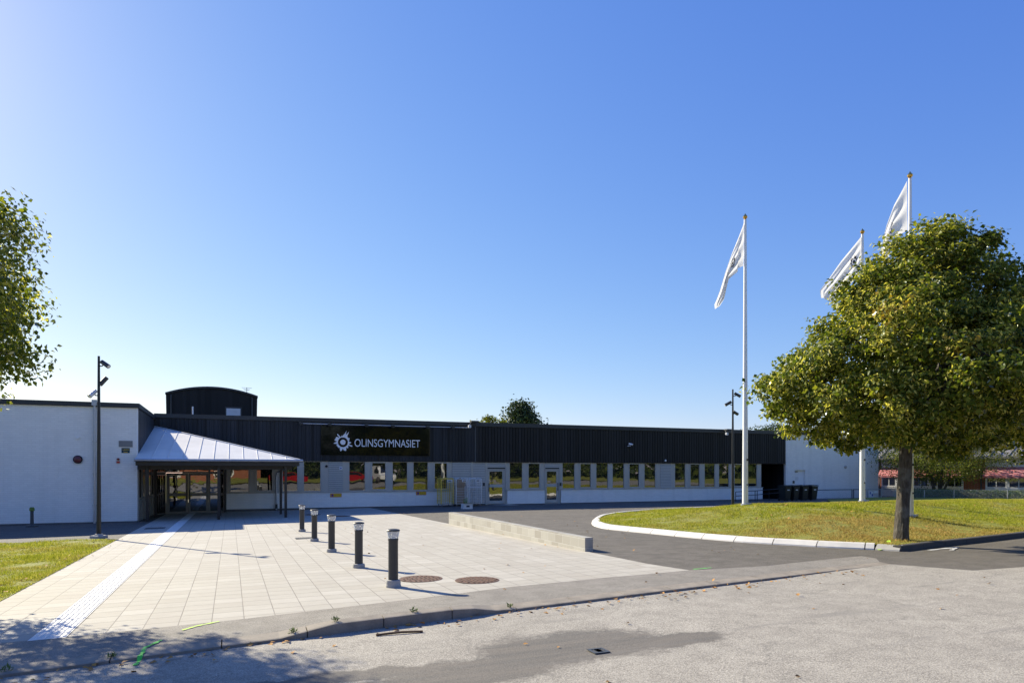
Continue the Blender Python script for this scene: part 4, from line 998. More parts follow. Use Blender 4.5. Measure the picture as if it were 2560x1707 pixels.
c = at(2113, 1167, YG); t = thing('wall_dish', 'small round grey fitting on the white block near the right flagpoles', 'fitting', (c.x, YG, c.z)); o = MB().lathe([(.12, 0), (.12, .05), (.06, .08), (.005, .08)]).build('disc', M['galv'], t, world=False); o.rotation_euler.x = R(90)
# ------------------------------------------------------------------ bins, railing
def bin_(label, px, first=None):
    q = at(px, 1222, 36.2)
    if first is None:
        t = thing('wheelie_bin', label, 'bin', (q.x, 36.2, gz(q.x, 36.2)), 'dark wheelie bins by the right block')
        mb = MB(); mb.add([(-.22, -.27, .06), (.22, -.27, .06), (.22, .25, .06), (-.22, .25, .06), (-.285, -.36, .98), (.285, -.36, .98), (.285, .34, .98), (-.285, .34, .98)], [(0, 3, 2, 1), (4, 5, 6, 7), (0, 1, 5, 4), (1, 2, 6, 5), (2, 3, 7, 6), (3, 0, 4, 7)]); mb.build('body', M['bin'], t, world=False, bevel=.02)
        l = MB(); l.prism([(-.4, 1.0), (-.41, 1.03), (-.2, 1.08), (.2, 1.08), (.4, 1.04), (.4, .99)], 'x', -.3, .3); l.build('lid', M['bin'], t, world=False, bevel=.01)
        h = MB(); h.cyl((-.25, .44, .98), (.25, .44, .98), .018); h.box(-.25, -.21, .34, .45, .95, 1.0); h.box(.21, .25, .34, .45, .95, 1.0); h.build('handle', M['bin'], t, world=False)
        for s in (-1, 1): MB().cyl((s*.21, .27, .1), (s*.27, .27, .1), .1, n=18).build('wheel', M['rubber'], t, world=False)
        MB().box(-.1, .1, -.345, -.33, .72, .78).build('sticker', M['whitebox'], t, world=False).rotation_euler.x = 0
        return t
    t = dup(first); t['label'] = label; t.location = (q.x, 36.2, gz(q.x, 36.2)); return t
b1 = bin_('dark wheelie bin at the left end of the row, nearest the dark doorway', 1962)
for px, lab in ((1982, 'second dark wheelie bin from the doorway in the row of four'), (2005, 'third dark wheelie bin from the doorway in the row of four'), (2028, 'fourth dark wheelie bin, at the fence end of the row')):
    b_ = bin_(lab, px, b1); b_.rotation_euler.z = random.uniform(-.1, .1)
t = thing('handrail', 'black two bar handrail leading to the dark doorway', 'handrail', (at(1890, 1240, 37.4).x, 37.4, gz(30, 37.4)))
q0, q1, q2 = at(1839, 1229, 36.8), at(1893, 1226, 37.2), at(1952, 1221, 37.6)
mb = MB()
for dz in (0, -.28): mb.tube([q0+Vector((0, 0, dz)), q1+Vector((0, 0, dz)), q2+Vector((0, 0, dz))], .024, 8)
mb.build('rail', M['black_metal'], t)
for q in (q0, q1, q0.lerp(q1, .9), q1.lerp(q2, .5), q2): MB().cyl((q.x, q.y, gz(q.x, q.y)-.05), q, .024, n=8).build('post', M['black_metal'], t)
# ------------------------------------------------------------------ red brick building with awnings (turned towards the sun)
PHI = R(72); EB = Vector((math.cos(PHI), -math.sin(PHI), 0)); NB = Vector((-math.sin(PHI), -math.cos(PHI), 0)); AB = Vector((50.2, 43.5, 0))
def tl(px, o=0.0):
    """distance along the building line (moved o metres to the front) where the photo column px meets it"""
    a, b, _ = ray(px, 1200); P = AB+NB*o
    return (a*P.y-b*P.x)/(b*EB.x-a*EB.y)
def pl_(px, o, z=0): return AB+NB*o+EB*tl(px, o)+Vector((0, 0, z))
def zl(px, py, o=0):
    q = pl_(px, o); return CZ-(py-HOR)/FPX*(q.x*SN+q.y*CS)
ZEV, ZA1, ZA0, ZWB = zl(2480, 1140), zl(2480, 1167), zl(2480, 1191, .7), zl(2480, 1218)
br = thing('brick_building', 'low red brick building with white boards, red awnings and a grey seamed roof', 'building', (AB.x, AB.y, 0), None, -PHI)
X0b, X1b = tl(2150), 22.0
def LB(mb, name, mat, par=None, **k): return mb.build(name, mat, par or br, world=False, **k)
LB(MB().box(X0b, X1b, 0, 11, -1.2, ZEV-.15), 'wall', M['red_brick'])
for a, b, nw in ((2204, 2409, 5), (2464, 2900, 9)):
    xa, xb = tl(a), (tl(b) if b < 2800 else X1b); mb = MB(); n = int((xb-xa)/.15)
    mb.box(xa, xb, -.05, -.001, ZA1, ZEV-.16); mb.box(xa, xb, -.05, -.001, -1, ZWB-.05)
    for i in range(n): x = xa+(xb-xa)*i/n; mb.box(x, x+.05, -.085, -.051, ZA1, ZEV-.16); mb.box(x, x+.05, -.085, -.051, -1, ZWB-.05)
    LB(mb, 'board_panel', M['white_boards'], smooth=False)
    ww = (xb-xa)/nw
    for i in range(nw):
        f = MB(); u0, u1 = xa+i*ww, xa+(i+1)*ww-.01
        f.box(u0, u0+.12, -.06, -.001, ZWB-.05, ZA1); f.box(u1-.12, u1, -.06, -.001, ZWB-.05, ZA1); f.box(u0+.12, u1-.12, -.06, -.001, ZWB-.05, ZWB+.04); f.box(u0+.12, u1-.12, -.06, -.001, ZA1-.08, ZA1); f.box((u0+u1)/2-.03, (u0+u1)/2+.03, -.055, -.001, ZWB+.04, ZA1-.08)
        fo = LB(f, 'window', M['white_paint']); LB(MB().box(u0+.12, u1-.12, -.03, -.02, ZWB+.04, ZA1-.08), 'pane', M['glass'], fo, smooth=False)
        w = MB(); sc_ = 8; x0_, x1_ = u0-.005, u1+.005; yo, zo = -.75, ZA0+.05
        w.add([(x0_, -.08, ZA1), (x1_, -.08, ZA1), (x1_, yo, zo), (x0_, yo, zo)], [(0, 1, 2, 3)])
        for k in range(sc_):
            e0 = x0_+(x1_-x0_)*k/sc_; e1 = x0_+(x1_-x0_)*(k+1)/sc_; em = (e0+e1)/2
            w.add([(e0, yo, zo), (e1, yo, zo), (e1, yo, zo-.1), (em+.06, yo, zo-.16), (em-.06, yo, zo-.16), (e0, yo, zo-.1)], [(0, 1, 2, 3, 4, 5)])
        LB(w, 'awning', M['awning'], smooth=False)
rf = MB(); zr1 = ZEV+2.6; E0 = X0b-.5
rf.add([(E0, -.5, ZEV-.02), (X1b, -.5, ZEV-.02), (X1b, 6, zr1), (E0, 6, zr1), (E0, 11.6, ZEV-.02), (X1b, 11.6, ZEV-.02)], [(0, 1, 2, 3), (3, 2, 5, 4), (0, 3, 4), (1, 5, 2)])
rf.box(E0, X1b, -.56, -.4, ZEV-.18, ZEV-.021)
x = X0b
while x < X1b:
    rf.add([(x, -.5, ZEV-.02), (x+.05, -.5, ZEV-.02), (x+.05, 6, zr1), (x, 6, zr1), (x, -.5, ZEV+.06), (x+.05, -.5, ZEV+.06), (x+.05, 6, zr1+.08), (x, 6, zr1+.08)], [(4, 5, 6, 7), (0, 1, 5, 4), (1, 2, 6, 5), (3, 0, 4, 7)]); x += .6
LB(rf, 'roof', M['roof_seam'], smooth=False)
for px in (2201, 2454): LB(MB().cyl((tl(px), -.12, -1), (tl(px), -.12, ZEV-.2), .05, n=10), 'downpipe', M['wire_dark'])
# ------------------------------------------------------------------ fences at right
def fence(name, label, pts, mat_post, h, toprail, group=None, base=None):
    t = thing(name, label, 'fence', (pts[0].x, pts[0].y, pts[0].z), group)
    for p in pts: MB().cyl((p.x, p.y, p.z), (p.x, p.y, p.z+h+.03), .035, n=10).build('post', mat_post, t)
    for a, b in zip(pts[:-1], pts[1:]):
        MB().add([a+Vector((0, 0, .05)), b+Vector((0, 0, .05)), b+Vector((0, 0, h)), a+Vector((0, 0, h))], [(0, 1, 2, 3)]).build('mesh_panel', M['chain'], t, smooth=False)
        r = MB(); r.cyl(a+Vector((0, 0, h)), b+Vector((0, 0, h)), toprail, n=6); r.build('top_rail', mat_post, t)
def fp(px, Y): q = at(px, 1224, Y); return Vector((q.x, Y, CZ-1.42-.85))
YFN = 34.6
fence('chain_link_fence', 'dark framed chain link fence before the white brick block', [fp(2035, 37), fp(2130, 37)], M['wire_dark'], .95, .03)
fence('fence_gate', 'dark framed chain link gate left of the middle flagpole foot', [fp(2134, 37), fp(2163, 37)], M['wire_dark'], .95, .03)
fence('pale_gate', 'galvanised gate with a notice board right of the middle flagpole', [fp(2169, 36.8), fp(2203, 36.8), fp(2236, 36.8)], M['galv'], .95, .03)
fence('low_mesh_fence', 'low chain link fence with galvanised posts in front of the clipped hedge', [pl_(px, 6.6, zl(px, 1224, 6.6)-.98) for px in (2240, 2311, 2385, 2519, 2640, 2760)], M['galv'], .98, .008)
a, b = at(2172, 1243, 36.6), at(2183, 1227, 36.6)
t = thing('notice_board', 'pale blue notice plate hung on the galvanised gate', 'notice', (a.x, 36.6, a.z)); MB().box(a.x, b.x, 36.6, 36.62, a.z, b.z).build('plate', M['pale_metal'], t)
mb = MB(); mb.box(a.x+.08, a.x+.2, 36.594, 36.598, a.z+.25, b.z-.06); mb.box(b.x-.15, b.x-.03, 36.594, 36.598, a.z+.1, a.z+.25); mb.build('print', M['sign_blue'], t)
a2, b2 = at(2184.5, 1232, 36.6), at(2194.5, 1226.5, 36.6); o = MB().box(a2.x, b2.x, 36.6, 36.62, a2.z, b2.z).build('small_notice', M['whitebox']); tag(o, 'small white notice plate right of the blue one on the gate', 'notice')
# ------------------------------------------------------------------ foliage
def leaves(name, P, N, S, mat, parent, mi=None, aspect=.72, droop=.3, fold=.25):
    n = len(P); N = N/np.maximum(np.linalg.norm(N, axis=1, keepdims=True), 1e-6)
    r = RNG.normal(size=(n, 3)); r[:, 2] -= droop*2
    A = r-(r*N).sum(1, keepdims=True)*N; A /= np.maximum(np.linalg.norm(A, axis=1, keepdims=True), 1e-6)
    B = np.cross(N, A); S = S[:, None]
    asp = aspect if np.isscalar(aspect) else aspect[:, None]
    b0 = P; tip = P+A*S; l = P+A*S*.42+B*S*.5*asp+N*S*fold*.5; r_ = P+A*S*.42-B*S*.5*asp+N*S*fold*.5
    vs = np.stack([b0, r_, tip, l], 1).reshape(-1, 3); i = np.arange(n)*4
    fs = np.stack([np.stack([i, i+1, i+2], 1), np.stack([i, i+2, i+3], 1)], 1).reshape(-1, 3)
    return npmesh(name, vs, fs, mat, parent, None if mi is None else np.repeat(mi, 2))
def limb(mb, a, b, r0, r1, seg=5, wob=.08, n=8):
    a, b = Vector(a), Vector(b); pts = []
    for i in range(seg+1):
        k = i/seg; p = a.lerp(b, k); s = (b-a).length*wob*math.sin(k*math.pi)
        pts.append(p+Vector((random.uniform(-s, s), random.uniform(-s, s), random.uniform(-s, s)+s)))
    for i in range(seg): mb.cyl(pts[i], pts[i+1], r0+(r1-r0)*i/seg, r0+(r1-r0)*(i+1)/seg, n)
    return pts
def linden(label, base, prof, lean, ncl, per, trunk_r, fork, group, sc=1.0, lsize=(.075, .13), seed=3, rough=.2, gap=None, clip=None, name='linden_tree', bract=.36):
    rng = np.random.default_rng(seed); random.seed(seed)
    t = thing(name, label, 'tree', tuple(base), group)
    zs_ = np.array([p[0] for p in prof])*sc; rs_ = np.array([p[1] for p in prof])*sc
    # trunk
    mb = MB(); nring = 14; nseg = 16; vs = []
    for j in range(nring):
        k = j/(nring-1); z = fork*1.15*k
        for i in range(nseg):
            a = 2*math.pi*i/nseg; rr = trunk_r*(1+.2*math.exp(-k*9)-.1*k)*(1+.06*math.sin(3*a+5*k)+.04*math.sin(7*a-9*k)+random.uniform(-.025, .025))
            vs.append((base[0]+rr*math.cos(a)+lean[0]*.15*k, base[1]+rr*math.sin(a)+lean[1]*.15*k, base[2]+z-.06))
    fs = [(j*nseg+i, j*nseg+(i+1) % nseg, (j+1)*nseg+(i+1) % nseg, (j+1)*nseg+i) for j in range(nring-1) for i in range(nseg)]
    mb.add(vs, fs); top = Vector((base[0]+lean[0]*.15, base[1]+lean[1]*.15, base[2]+fork*1.1))
    lb = MB()
    # cluster centres
    cz = []; zmin, zmax = zs_[0], zs_[-1]
    wts = np.maximum(rs_, .05)
    nin = ncl//6; tries = 0; sp = .58*sc
    while len(cz) < ncl:
        tries += 1
        if tries > 60000: break
        z = rng.uniform(zmin, zmax); Rz = np.interp(z, zs_, rs_)
        if rng.uniform() > (Rz/rs_.max())**1.3+.04: continue
        if gap and gap[0] < z < gap[1]: continue
        a = rng.uniform(0, 2*math.pi); lob = 1+rough*(math.sin(3*a+z*2.1+seed)+.6*math.sin(5*a-z*3.3)+.4*math.sin(8*a+z*5))*.5
        q = rng.uniform(.85, 1.0) if len(cz) >= nin else rng.uniform()**.5*.85; rr = Rz*lob*q
        k = (z-zmin)/(zmax-zmin)
        q_ = (base[0]+lean[0]*(.25+.75*k)+rr*math.cos(a), base[1]+lean[1]*(.25+.75*k)+rr*math.sin(a), base[2]+z+.38*math.sin(3*a+seed)*(1-k)**2*(rr/max(Rz, .1)))
        if len(cz) > nin and ((np.array(cz[nin:])-q_)**2).sum(1).min() < sp*sp: continue
        cz.append(q_)
    cz = np.array(cz); tot = ncl*per; ncl = len(cz); per = tot//ncl
    ctr = np.array([base[0]+lean[0]*.6, base[1]+lean[1]*.6, base[2]+zmin+(zmax-zmin)*.38])
    MAINS = [top]
    for i in range(16):
        q = cz[int(rng.integers(len(cz)))]; e = Vector(q).lerp(Vector(ctr), .3); st = top+Vector((0, 0, random.uniform(-.25, .6)))
        pts = limb(lb, st, e, trunk_r*.45, .025); MAINS += pts[1:]
        for _ in range(3): q2 = cz[int(rng.integers(len(cz)))]; limb(lb, pts[random.randint(2, 4)], Vector(q2).lerp(pts[3], .5), .03, .01, 4, .1, 6)
    mains = [p for p in MAINS[1:]]
    limb(lb, top-Vector((0, 0, .1)), Vector((ctr[0], ctr[1], base[2]+zmax*.9)), trunk_r*.7, .03)
    mn = np.array([tuple(p) for p in MAINS])
    for q in cz:
        k = int(((mn-q)**2).sum(1).argmin()); limb(lb, mn[k], q, .016, .006, 3, .1, 4)
    mb.build('trunk', M['bark'], t); lb.build('limbs', M['bark'], t)
    # leaves: every cluster is a drooping spray
    n = ncl*per; ci = np.repeat(np.arange(ncl), per)
    csz = rng.uniform(.6, 1.2, ncl)[ci][:, None]
    off_ = np.clip(rng.normal(size=(n, 3)), -1.9, 1.9)*np.array([.25, .25, .19])*csz*sc
    P = cz[ci]+off_*.82
    outw = P-ctr; outw /= np.linalg.norm(outw, axis=1, keepdims=True)
    N = outw*.55+np.array([0, 0, .45])+rng.normal(size=(n, 3))*.55
    S = rng.uniform(lsize[0], lsize[1], n)
    kinds = rng.uniform(size=n); clk = rng.uniform(size=ncl)[ci]
    mi = np.where(kinds < bract*(.4+1.2*clk), 1, 0); mi = np.where((clk > .993) & (kinds > .88), 2, mi)
    asp = np.where(mi == 1, .32, .8); S = np.where(mi == 1, S*.95, S)
    if clip is not None:
        keep = clip(P); P, N, S, mi, asp = P[keep], N[keep], S[keep], mi[keep], asp[keep]
    leaves('crown', P, N, S, [M['linden'], M['bract'], M['yellow_leaf']], t, mi, asp, .55)
    return t
rt = Vector((CS, -SN, 0)); fw = Vector((SN, CS, 0))
q = G(2253, 1338, .22); q.z = moundz(q.x, q.y)
dT = q.x*SN+q.y*CS; K = dT/16.3
PROF = [(2.4, 1.2), (2.65, 2.1), (2.95, 2.7), (3.3, 3.0), (3.6, 3.12), (4.0, 2.95), (4.5, 2.65), (5.2, 2.15), (6.08, 1.6), (6.75, 1.15), (7.15, .7), (7.4, .2)]
linden('large linden with pale seed bracts standing on the mound edge by the kerb', q, PROF, (rt*.8)[:2], 560, 230, .15, 2.1, 'linden trees', K, seed=5, lsize=(.075, .13))
c = atd(2690, 1300, 18.5); c.z = moundz(c.x, c.y)
linden('linden at the right picture edge, just beyond the large linden', c, PROF, (rt*.2)[:2], 360, 190, .16, 2.1, 'linden trees', 1.0, seed=9, lsize=(.075, .13))
c = atd(-480, 1300, 9.1); c.z = gz(c.x, c.y)
LP = [(2.7, 1.2), (3.2, 2.1), (4.0, 2.5), (5.0, 2.45), (5.8, 1.9), (6.6, 1.2), (7.2, .4)]
linden('linden reaching in from the left picture edge over the lawn', c, LP, (0, 0), 560, 150, .15, 2.4, 'linden trees', 1.0, seed=14, lsize=(.055, .1), gap=(3.3, 3.95))
# background trees
def crown_tree(name, label, base, H, Rr, z0, shape, n, size, mat, group, seed, trunk=.15, bm=None, droop=.2, stems=1):
    rng = np.random.default_rng(seed); random.seed(seed); t = thing(name, label, 'tree', tuple(base), group); b = Vector(base)
    mb = MB()
    for s in range(stems):
        a = 2*math.pi*s/max(1, stems)+.4; k = 0 if stems == 1 else .28
        limb(mb, b+Vector((k*math.cos(a)*.4, k*math.sin(a)*.4, -.1)), b+Vector((k*4*math.cos(a)*Rr*.25, k*4*math.sin(a)*Rr*.25, z0+(H-z0)*(.9 if stems == 1 else .45))), trunk, trunk*.3, 6, .04)
    ncl = max(20, n//45); z = rng.uniform(0, 1, ncl*6); prob = shape(z); keep = rng.uniform(size=len(z)) < prob/prob.max(); z = z[keep][:ncl]; ncl = len(z)
    a = rng.uniform(0, 2*math.pi, ncl); rr = Rr*shape(z)*rng.uniform(size=ncl)**.4*(1+.25*np.sin(3*a+z*9))
    cl = np.stack([b.x+rr*np.cos(a), b.y+rr*np.sin(a), b.z+z0+(H-z0)*z], 1)
    for i in range(0, ncl, max(1, ncl//14)): limb(mb, b+Vector((0, 0, z0+(cl[i, 2]-b.z-z0)*.6)), Vector(cl[i]), trunk*.3, .012, 4, .06, 5)
    mb.build('trunk', bm or M['bark'], t)
    per = max(1, n//ncl); ci = np.repeat(np.arange(ncl), per); sg = Rr*.13
    P = cl[ci]+rng.normal(size=(len(ci), 3))*np.array([sg, sg, sg*.55]); ctr = np.array([b.x, b.y, b.z+z0+(H-z0)*.4])
    o = P-ctr; o /= np.linalg.norm(o, axis=1, keepdims=True)+1e-6; N = o*.5+np.array([0, 0, .5])+rng.normal(size=P.shape)*.5
    leaves('crown', P, N, rng.uniform(size[0], size[1], len(P)), mat, t, None, .7, droop); return t
rnd_ = lambda z: np.sqrt(np.clip(1-(2*z-1)**2, .02, 1)); cone = lambda z: np.clip(1.05-z, .05, 1)**.8
c = atd(1300, 1178, 95); crown_tree('conifer', 'dark conifer rising beyond the flat roof near the middle', (c.x, c.y, 0), at(1298, 998, c.y).z, 4.6, 4, lambda z: np.clip(1.03-z, .04, 1)**.9, 12000, (.25, .5), M['conifer'], 'trees beyond the school roof', 3, .3, None, .1)
c = atd(1220, 1178, 90); crown_tree('broadleaf_tree', 'low olive tree top just showing over the roof left of the conifer', (c.x, c.y, 0), at(1220, 1042, c.y).z, 2.6, 3, rnd_, 3000, (.25, .45), M['apple'], 'trees beyond the school roof', 4, .25)
c = atd(1925, 1178, 110); crown_tree('broadleaf_tree', 'dark tree top over the black roof beside the large linden', (c.x, c.y, 0), at(1925, 1062, c.y).z, 4.5, 3, rnd_, 4000, (.3, .5), M['conifer'], 'trees beyond the school roof', 5, .25)
c = pl_(2345, 3.4); zb_ = gz(c.x, c.y)
crown_tree('small_tree', 'small many stemmed tree between the hedge and the red brick building', (c.x, c.y, zb_), 4.6, 4.1, 1.4, rnd_, 22000, (.08, .14), M['apple'], None, 6, .11, None, .2, 5)
# hedge
n = 26000; h0, h1 = tl(2275, 5.3), tl(2760, 5.3); top_z = zl(2450, 1229, 5.3)
a = RNG.uniform(h0, h1, n); o_ = RNG.uniform(-.45, .45, n); zz = np.zeros(n); side = RNG.uniform(size=n)
zz = np.where(side < .35, top_z+RNG.normal(size=n)*.05, top_z-RNG.uniform(0, 1.1, n)); o_ = np.where(side < .35, o_, .42+RNG.normal(size=n)*.05)
P = np.stack([AB.x+NB.x*(5.3+o_)+EB.x*a, AB.y+NB.y*(5.3+o_)+EB.y*a, zz], 1); mid_ = AB+NB*5.3+EB*(h0+h1)/2
t = thing('hedge', 'long low clipped green hedge behind the chain link fence', 'hedge', (mid_.x, mid_.y, -.6))
leaves('foliage', P, np.array(NB)*.7+np.array([0, 0, .5])+RNG.normal(size=(n, 3))*.45, RNG.uniform(.07, .13, n), M['hedge'], t)
q0, q1 = AB+NB*5.68+EB*h0, AB+NB*5.68+EB*h1; q2, q3 = AB+NB*4.9+EB*h1, AB+NB*4.9+EB*h0
MB().prism([(q.x, q.y) for q in (q0, q1, q2, q3)], 'z', -.9, top_z-.05).build('branches', M['bark'], t)
# ------------------------------------------------------------------ grass blades
def inside(poly, x, y):
    r = np.zeros(len(x), bool); px, py = poly[:, 0], poly[:, 1]; j = len(poly)-1
    for i in range(len(poly)):
        with np.errstate(divide='ignore', invalid='ignore'):
            c = ((py[i] > y) != (py[j] > y)) & (x < (px[j]-px[i])*(y-py[i])/(py[j]-py[i])+px[i])
        r ^= c; j = i
    return r
def blades(name, x, y, z, h, w, mat):
    n = len(x); a = RNG.uniform(0, 2*math.pi, n); lean = RNG.normal(size=(n, 2))*h[:, None]*.5
    B = np.stack([x, y, z], 1); dx = np.stack([np.cos(a), np.sin(a), np.zeros(n)], 1)*w[:, None]
    tip = B+np.stack([lean[:, 0], lean[:, 1], h], 1)
    vs = np.stack([B-dx, B+dx, tip], 1).reshape(-1, 3); fs = np.arange(n*3).reshape(-1, 3)
    o = npmesh(name, vs, fs, mat); o['kind'] = 'stuff'; return o
def scatter(poly, n, box, power=1.4):
    poly = np.array([(p[0], p[1]) for p in poly]); x = RNG.uniform(box[0], box[1], n*4); y = RNG.uniform(box[2], box[3], n*4)
    d = x*SN+y*CS; r = x*CS-y*SN; m = inside(poly, x, y) & (d > 4) & (np.abs(r/np.maximum(d, .1)) < .8)
    m &= RNG.uniform(size=len(x)) < np.clip((12/np.maximum(d, 1))**power, 0, 1)
    return x[m][:n], y[m][:n]
def clump(x, y):
    n = np.sin(x*2.1+1.3*np.sin(y*1.7))*np.sin(y*2.4+1.1*np.sin(x*1.9))+.6*np.sin(x*5.3+y*3.1)*np.sin(y*6.1-x*2.2)
    cell = np.sin(np.floor(x*3.3)*12.9898+np.floor(y*3.3)*78.233)*43758.5453; return np.clip(.75+.4*n+.35*((cell-np.floor(cell))-.5), .15, 1.6)
x, y = scatter(lawnL, 110000, (-16, -3.0, 8.9, 23.2)); k = RNG.uniform(size=len(x)) < clump(x, y)*2.4; x, y = x[k], y[k]
blades('grass', x, y, gzv(x, y)+.005, RNG.uniform(.03, .085, len(x))*clump(x, y), RNG.uniform(.004, .009, len(x)), M['grass'])
xm, ym = scatter(mound, 260000, (11.5, 45, 10, 30), 1.0); k = RNG.uniform(size=len(xm)) < clump(xm, ym)*2.4; xm, ym = xm[k], ym[k]
blades('grass', xm, ym, moundv(xm, ym)-.008, RNG.uniform(.025, .085, len(xm))*clump(xm, ym), RNG.uniform(.006, .012, len(xm)), M['grass'])
# fallen leaves, weeds, stick, paint marks
def litter(n):
    P = []
    while len(P) < n:
        k = random.random()
        if k < .55: x, y = random.uniform(12, 30), random.uniform(10.5, 18)
        elif k < .62: x, y = random.uniform(-3.5, -2.85), random.uniform(9, 23)
        elif k < .85: x = random.uniform(-2, 10); y = ky(x)-abs(random.gauss(0, .25))
        else: x, y = random.uniform(2, 12), random.uniform(4, 34)
        if k < .55:
            if not inside(MP, np.array([x]), np.array([y]))[0]: continue
            z = moundz(x, y)+.045
        elif x < -3.05: z = gz(x, y)+.06
        elif y < ky(clampf(x, -60, 11)): z = road_z(x, y)+.012
        else: z = gz(x, y)+.022+(.08 if y < 9.7 and x < 7 else 0)*0
        P.append((x, y, z))
    P = np.array(P); N = np.stack([RNG.normal(size=n)*.3, RNG.normal(size=n)*.3, np.ones(n)], 1)
    o = leaves('fallen_leaves', P, N, RNG.uniform(.04, .085, n), M['leaf_litter'], None); o['kind'] = 'stuff'
litter(620)
def weed(px, py, label, n=26, s=.055):
    p = G(px, py); p.y = ky(p.x)+.09; z = gz(p.x, p.y)+kup(p.x)+.006
    t = np.stack([p.x+RNG.uniform(-.035, .035, n), p.y+RNG.uniform(-.025, .025, n), np.full(n, z)+RNG.uniform(0, .03, n)], 1)
    o = leaves('weed', t, RNG.normal(size=(n, 3))+np.array([0, -.3, .2]), RNG.uniform(s*.5, s*1.1, n), M['weed'], None, None, .25, -.7); tag(o, label, 'weed', 'weeds in the kerb joints')
for (px, py), lab in (((22, 1672), 'weed tuft in the kerb joint at the far left corner'), ((733, 1583), 'weed tuft where the left low kerb starts rising'), ((832, 1566), 'weed tuft in the kerb joint left of the lying stick'), ((1020, 1535), 'weed tuft midway along the full height kerb'), ((1260, 1512), 'weed tuft where the kerb drops below the manhole covers'), ((282, 1640), 'weed tuft in the shaded kerb near the green spray mark')): weed(px, py, lab)
a, b = G(940, 1582), G(1057, 1573); a.z = road_z(a.x, a.y)+.012; b.z = road_z(b.x, b.y)+.012; m = a.lerp(b, .55)+Vector((0, .01, .008))
tag(MB().tube([a, a.lerp(b, .3)+Vector((0, .012, .004)), m, b], .013, 7).build('stick', M['wood_stick']), 'brown stick lying on the road along the kerb', 'stick')
def mark(name, pts, w, mat, label, zf):
    mb = MB()
    P = [G(*p) for p in pts]
    for a, b in zip(P[:-1], P[1:]):
        d = (b-a); d.z = 0; n = Vector((-d.y, d.x, 0)).normalized()*w/2; k = 6
        for i in range(k):
            p, q = a.lerp(b, i/k), a.lerp(b, (i+1)/k); s0 = n*(1+.5*math.sin(i*2.1)); s1 = n*(1+.5*math.sin((i+1)*2.1))
            mb.add([(v.x, v.y, zf(v.x, v.y)) for v in (p-s0, q-s1, q+s1, p+s0)], [(0, 1, 2, 3)])
    tag(mb.build(name, mat, smooth=False), label, 'paint mark')
wz = lambda x, y: (walk_z(x, y)+.009 if y > ky(x) else road_z(x, y)+.006)
mark('spray_mark', [(337, 1655), (357, 1634), (361, 1622), (404, 1602)], .035, M['green_spray'], 'bright green spray paint line across the shaded kerb', lambda x, y: max(wz(x, y), gz(x, y)+.013) if ky(x)-.03 < y < ky(x)+.3 else wz(x, y))
mark('spray_mark', [(456, 1577), (490, 1567), (548, 1555)], .025, M['lime_spray'], 'thin yellow green paint line on the pavement before the paving', wz)
mark('spray_mark', [(1733, 1424), (1778, 1420)], .035, M['green_spray'], 'short green paint line at the corner of paving and dark asphalt', lambda x, y: gz(x, y)+.014)
mark('spray_mark', [(2195, 1375.5), (2218, 1374), (2223, 1363)], .07, M['lime_spray'], 'lime spray paint on the kerb end near the tree', lambda x, y: gz(x, y)+.02+.11*clampf((y-11.05)/.1, 0, 1))
o = None
for i, (pa, pb) in enumerate((((2322, 1375), (2372, 1368)), ((2338, 1376), (2380, 1370)), ((2352, 1377), (2392, 1370)))):
    pass
mark('road_marking', [(2322, 1375.5), (2395, 1367.5)], .09, M['road_white'], 'worn white painted dashes on the asphalt by the dark kerb', lambda x, y: gz(x, y)+.008)
mark('road_marking', [(2378, 1376), (2392, 1369)], .07, M['road_white'], 'short worn white painted stroke right of the white dashes', lambda x, y: gz(x, y)+.012)
# ------------------------------------------------------------------ across the road (seen in the windows)
bb = thing('brick_house', 'red brick building across the road, mirrored in the entrance doors', 'building', (-8, -26, .3))
MB().box(-26, 4, -34, -26, -.2, 4.2).build('wall', M['red_brick'], bb); MB().box(-26.5, 4.5, -34.5, -25.4, 4.2, 4.6).build('roof', M['roof_seam'], bb)
for x in (-22, -15, -8, -1):
    f = MB(); f.box(x-1.1, x+1.1, -25.99, -25.93, .9, 2.6); fo = f.build('window', M['white_paint'], bb); MB().box(x-.95, x+.95, -25.929, -25.9, 1.05, 2.45).build('pane', M['glass'], fo)
sheet('far_lawn', [(-60, -25.8), (60, -25.8), (60, -12), (-60, -12)], lambda x, y: gz(x, y)+.1+.02*(-12-y), M['lawn'])
for i, (x, y, h, r) in enumerate(((9, -22, 8, 4), (16, -25, 10, 5), (23, -22, 9, 4.5), (31, -26, 11, 5.5), (39, -23, 9, 4.5), (48, -27, 11, 5.5), (57, -24, 10, 5), (-17, -20, 9, 3.5))):
    crown_tree('broadleaf_tree', ['tree across the road mirrored in the windows'][0], (x, y, .3), h, r, .8 if i < 7 else 2, rnd_, 2600, (.3, .6), M['broad'], 'trees across the road', 40+i, .2)
n = 26000; P = np.stack([RNG.uniform(-70, 110, n), -38+RNG.normal(size=n)*2, 0*RNG.uniform(size=n)], 1)
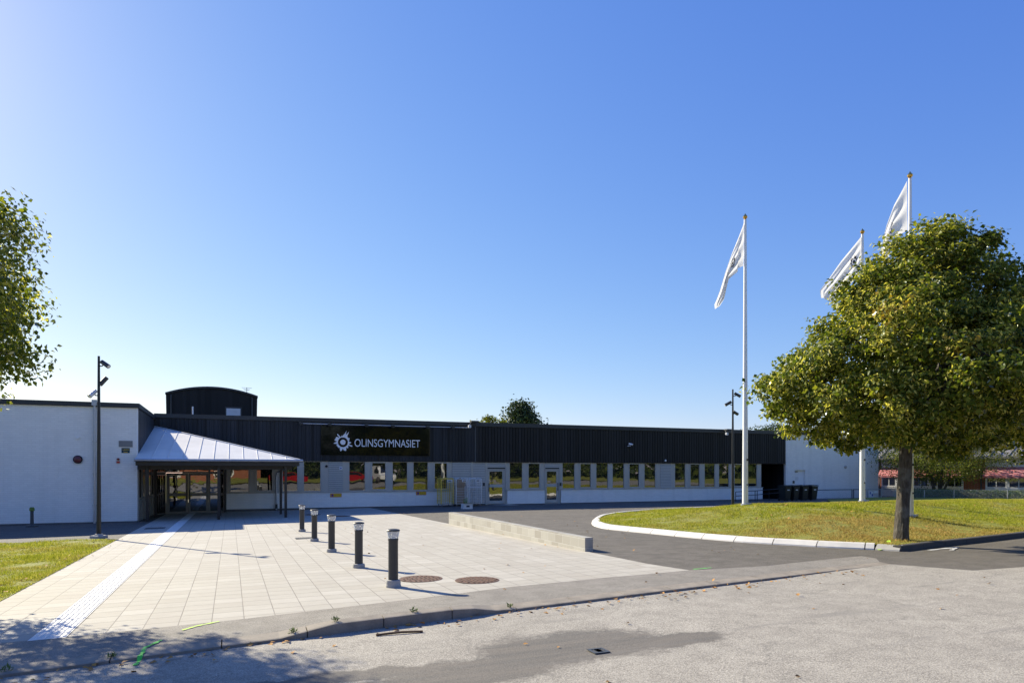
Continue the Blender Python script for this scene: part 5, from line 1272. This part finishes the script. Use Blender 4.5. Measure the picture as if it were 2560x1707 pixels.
hh = np.where(P[:, 0] < 19, 6.0, 12.0)+2.0*np.sin(P[:, 0]*.35)+1.5*np.sin(P[:, 0]*.9+2); P[:, 2] = hh*RNG.uniform(size=n)**.8
o = leaves('far_wood', P, RNG.normal(size=(n, 3))+np.array([0, .6, .4]), RNG.uniform(.9, 1.7, n), M['broad'], None); o['kind'] = 'stuff'
def vehicle(name, label, cat, x, y, L, Wd, prof, glass, mat):
    t = thing(name, label, cat, (x, y, gz(x, y)+.03)); w = Wd/2
    MB().prism(prof, 'y', -w, w).build('body', mat, t, world=False, bevel=.04)
    for s in (-1, 1): MB().prism(glass, 'y', s*(w+.002)-.004, s*(w+.002)+.004).build('window', M['glass'], t, world=False)
    for wx in (-L*.3, L*.3):
        for s in (-1, 1):
            wo = MB().cyl((wx, s*w-.1, .32), (wx, s*w+.1, .32), .32, n=24).build('wheel', M['rubber'], t, world=False); MB().cyl((wx, s*w-.11, .32), (wx, s*w+.11, .32), .18, n=16).build('rim', M['galv'], wo, world=False)
CARP = [(-2.1, .3), (2.1, .3), (2.15, .75), (1.2, .92), (.5, 1.42), (-1.1, 1.45), (-1.9, 1.0), (-2.15, .9)]; CARG = [(1.0, .95), (.45, 1.36), (-1.05, 1.38), (-1.7, 1.0)]
vehicle('parked_car', 'red parked car across the road, mirrored nearest the canopy', 'car', 6.6, -9.5, 4.3, 1.75, CARP, CARG, M['red_car'])
vehicle('parked_car', 'red parked car across the road, mirrored right of the louvred panel', 'car', 14.6, -9.5, 4.3, 1.75, CARP, CARG, M['red_car'])
vehicle('parked_van', 'white parked van across the road with its front to the school', 'van', 18.2, -9.8, 5.2, 1.9, [(-2.6, .35), (2.5, .35), (2.6, .95), (1.9, 1.15), (1.2, 2.2), (-2.5, 2.25), (-2.6, 2.0)], [(1.75, 1.2), (1.15, 2.05), (.1, 2.05), (.1, 1.2)], M['van_white'])
v = bpy.data.objects['parked_van']; v.rotation_euler.z = R(90)
MB().add([(1.87, -.8, 1.22), (1.87, .8, 1.22), (1.27, .75, 2.12), (1.27, -.75, 2.12)], [(0, 1, 2, 3)]).build('windscreen', M['glass'], v, world=False, smooth=False)
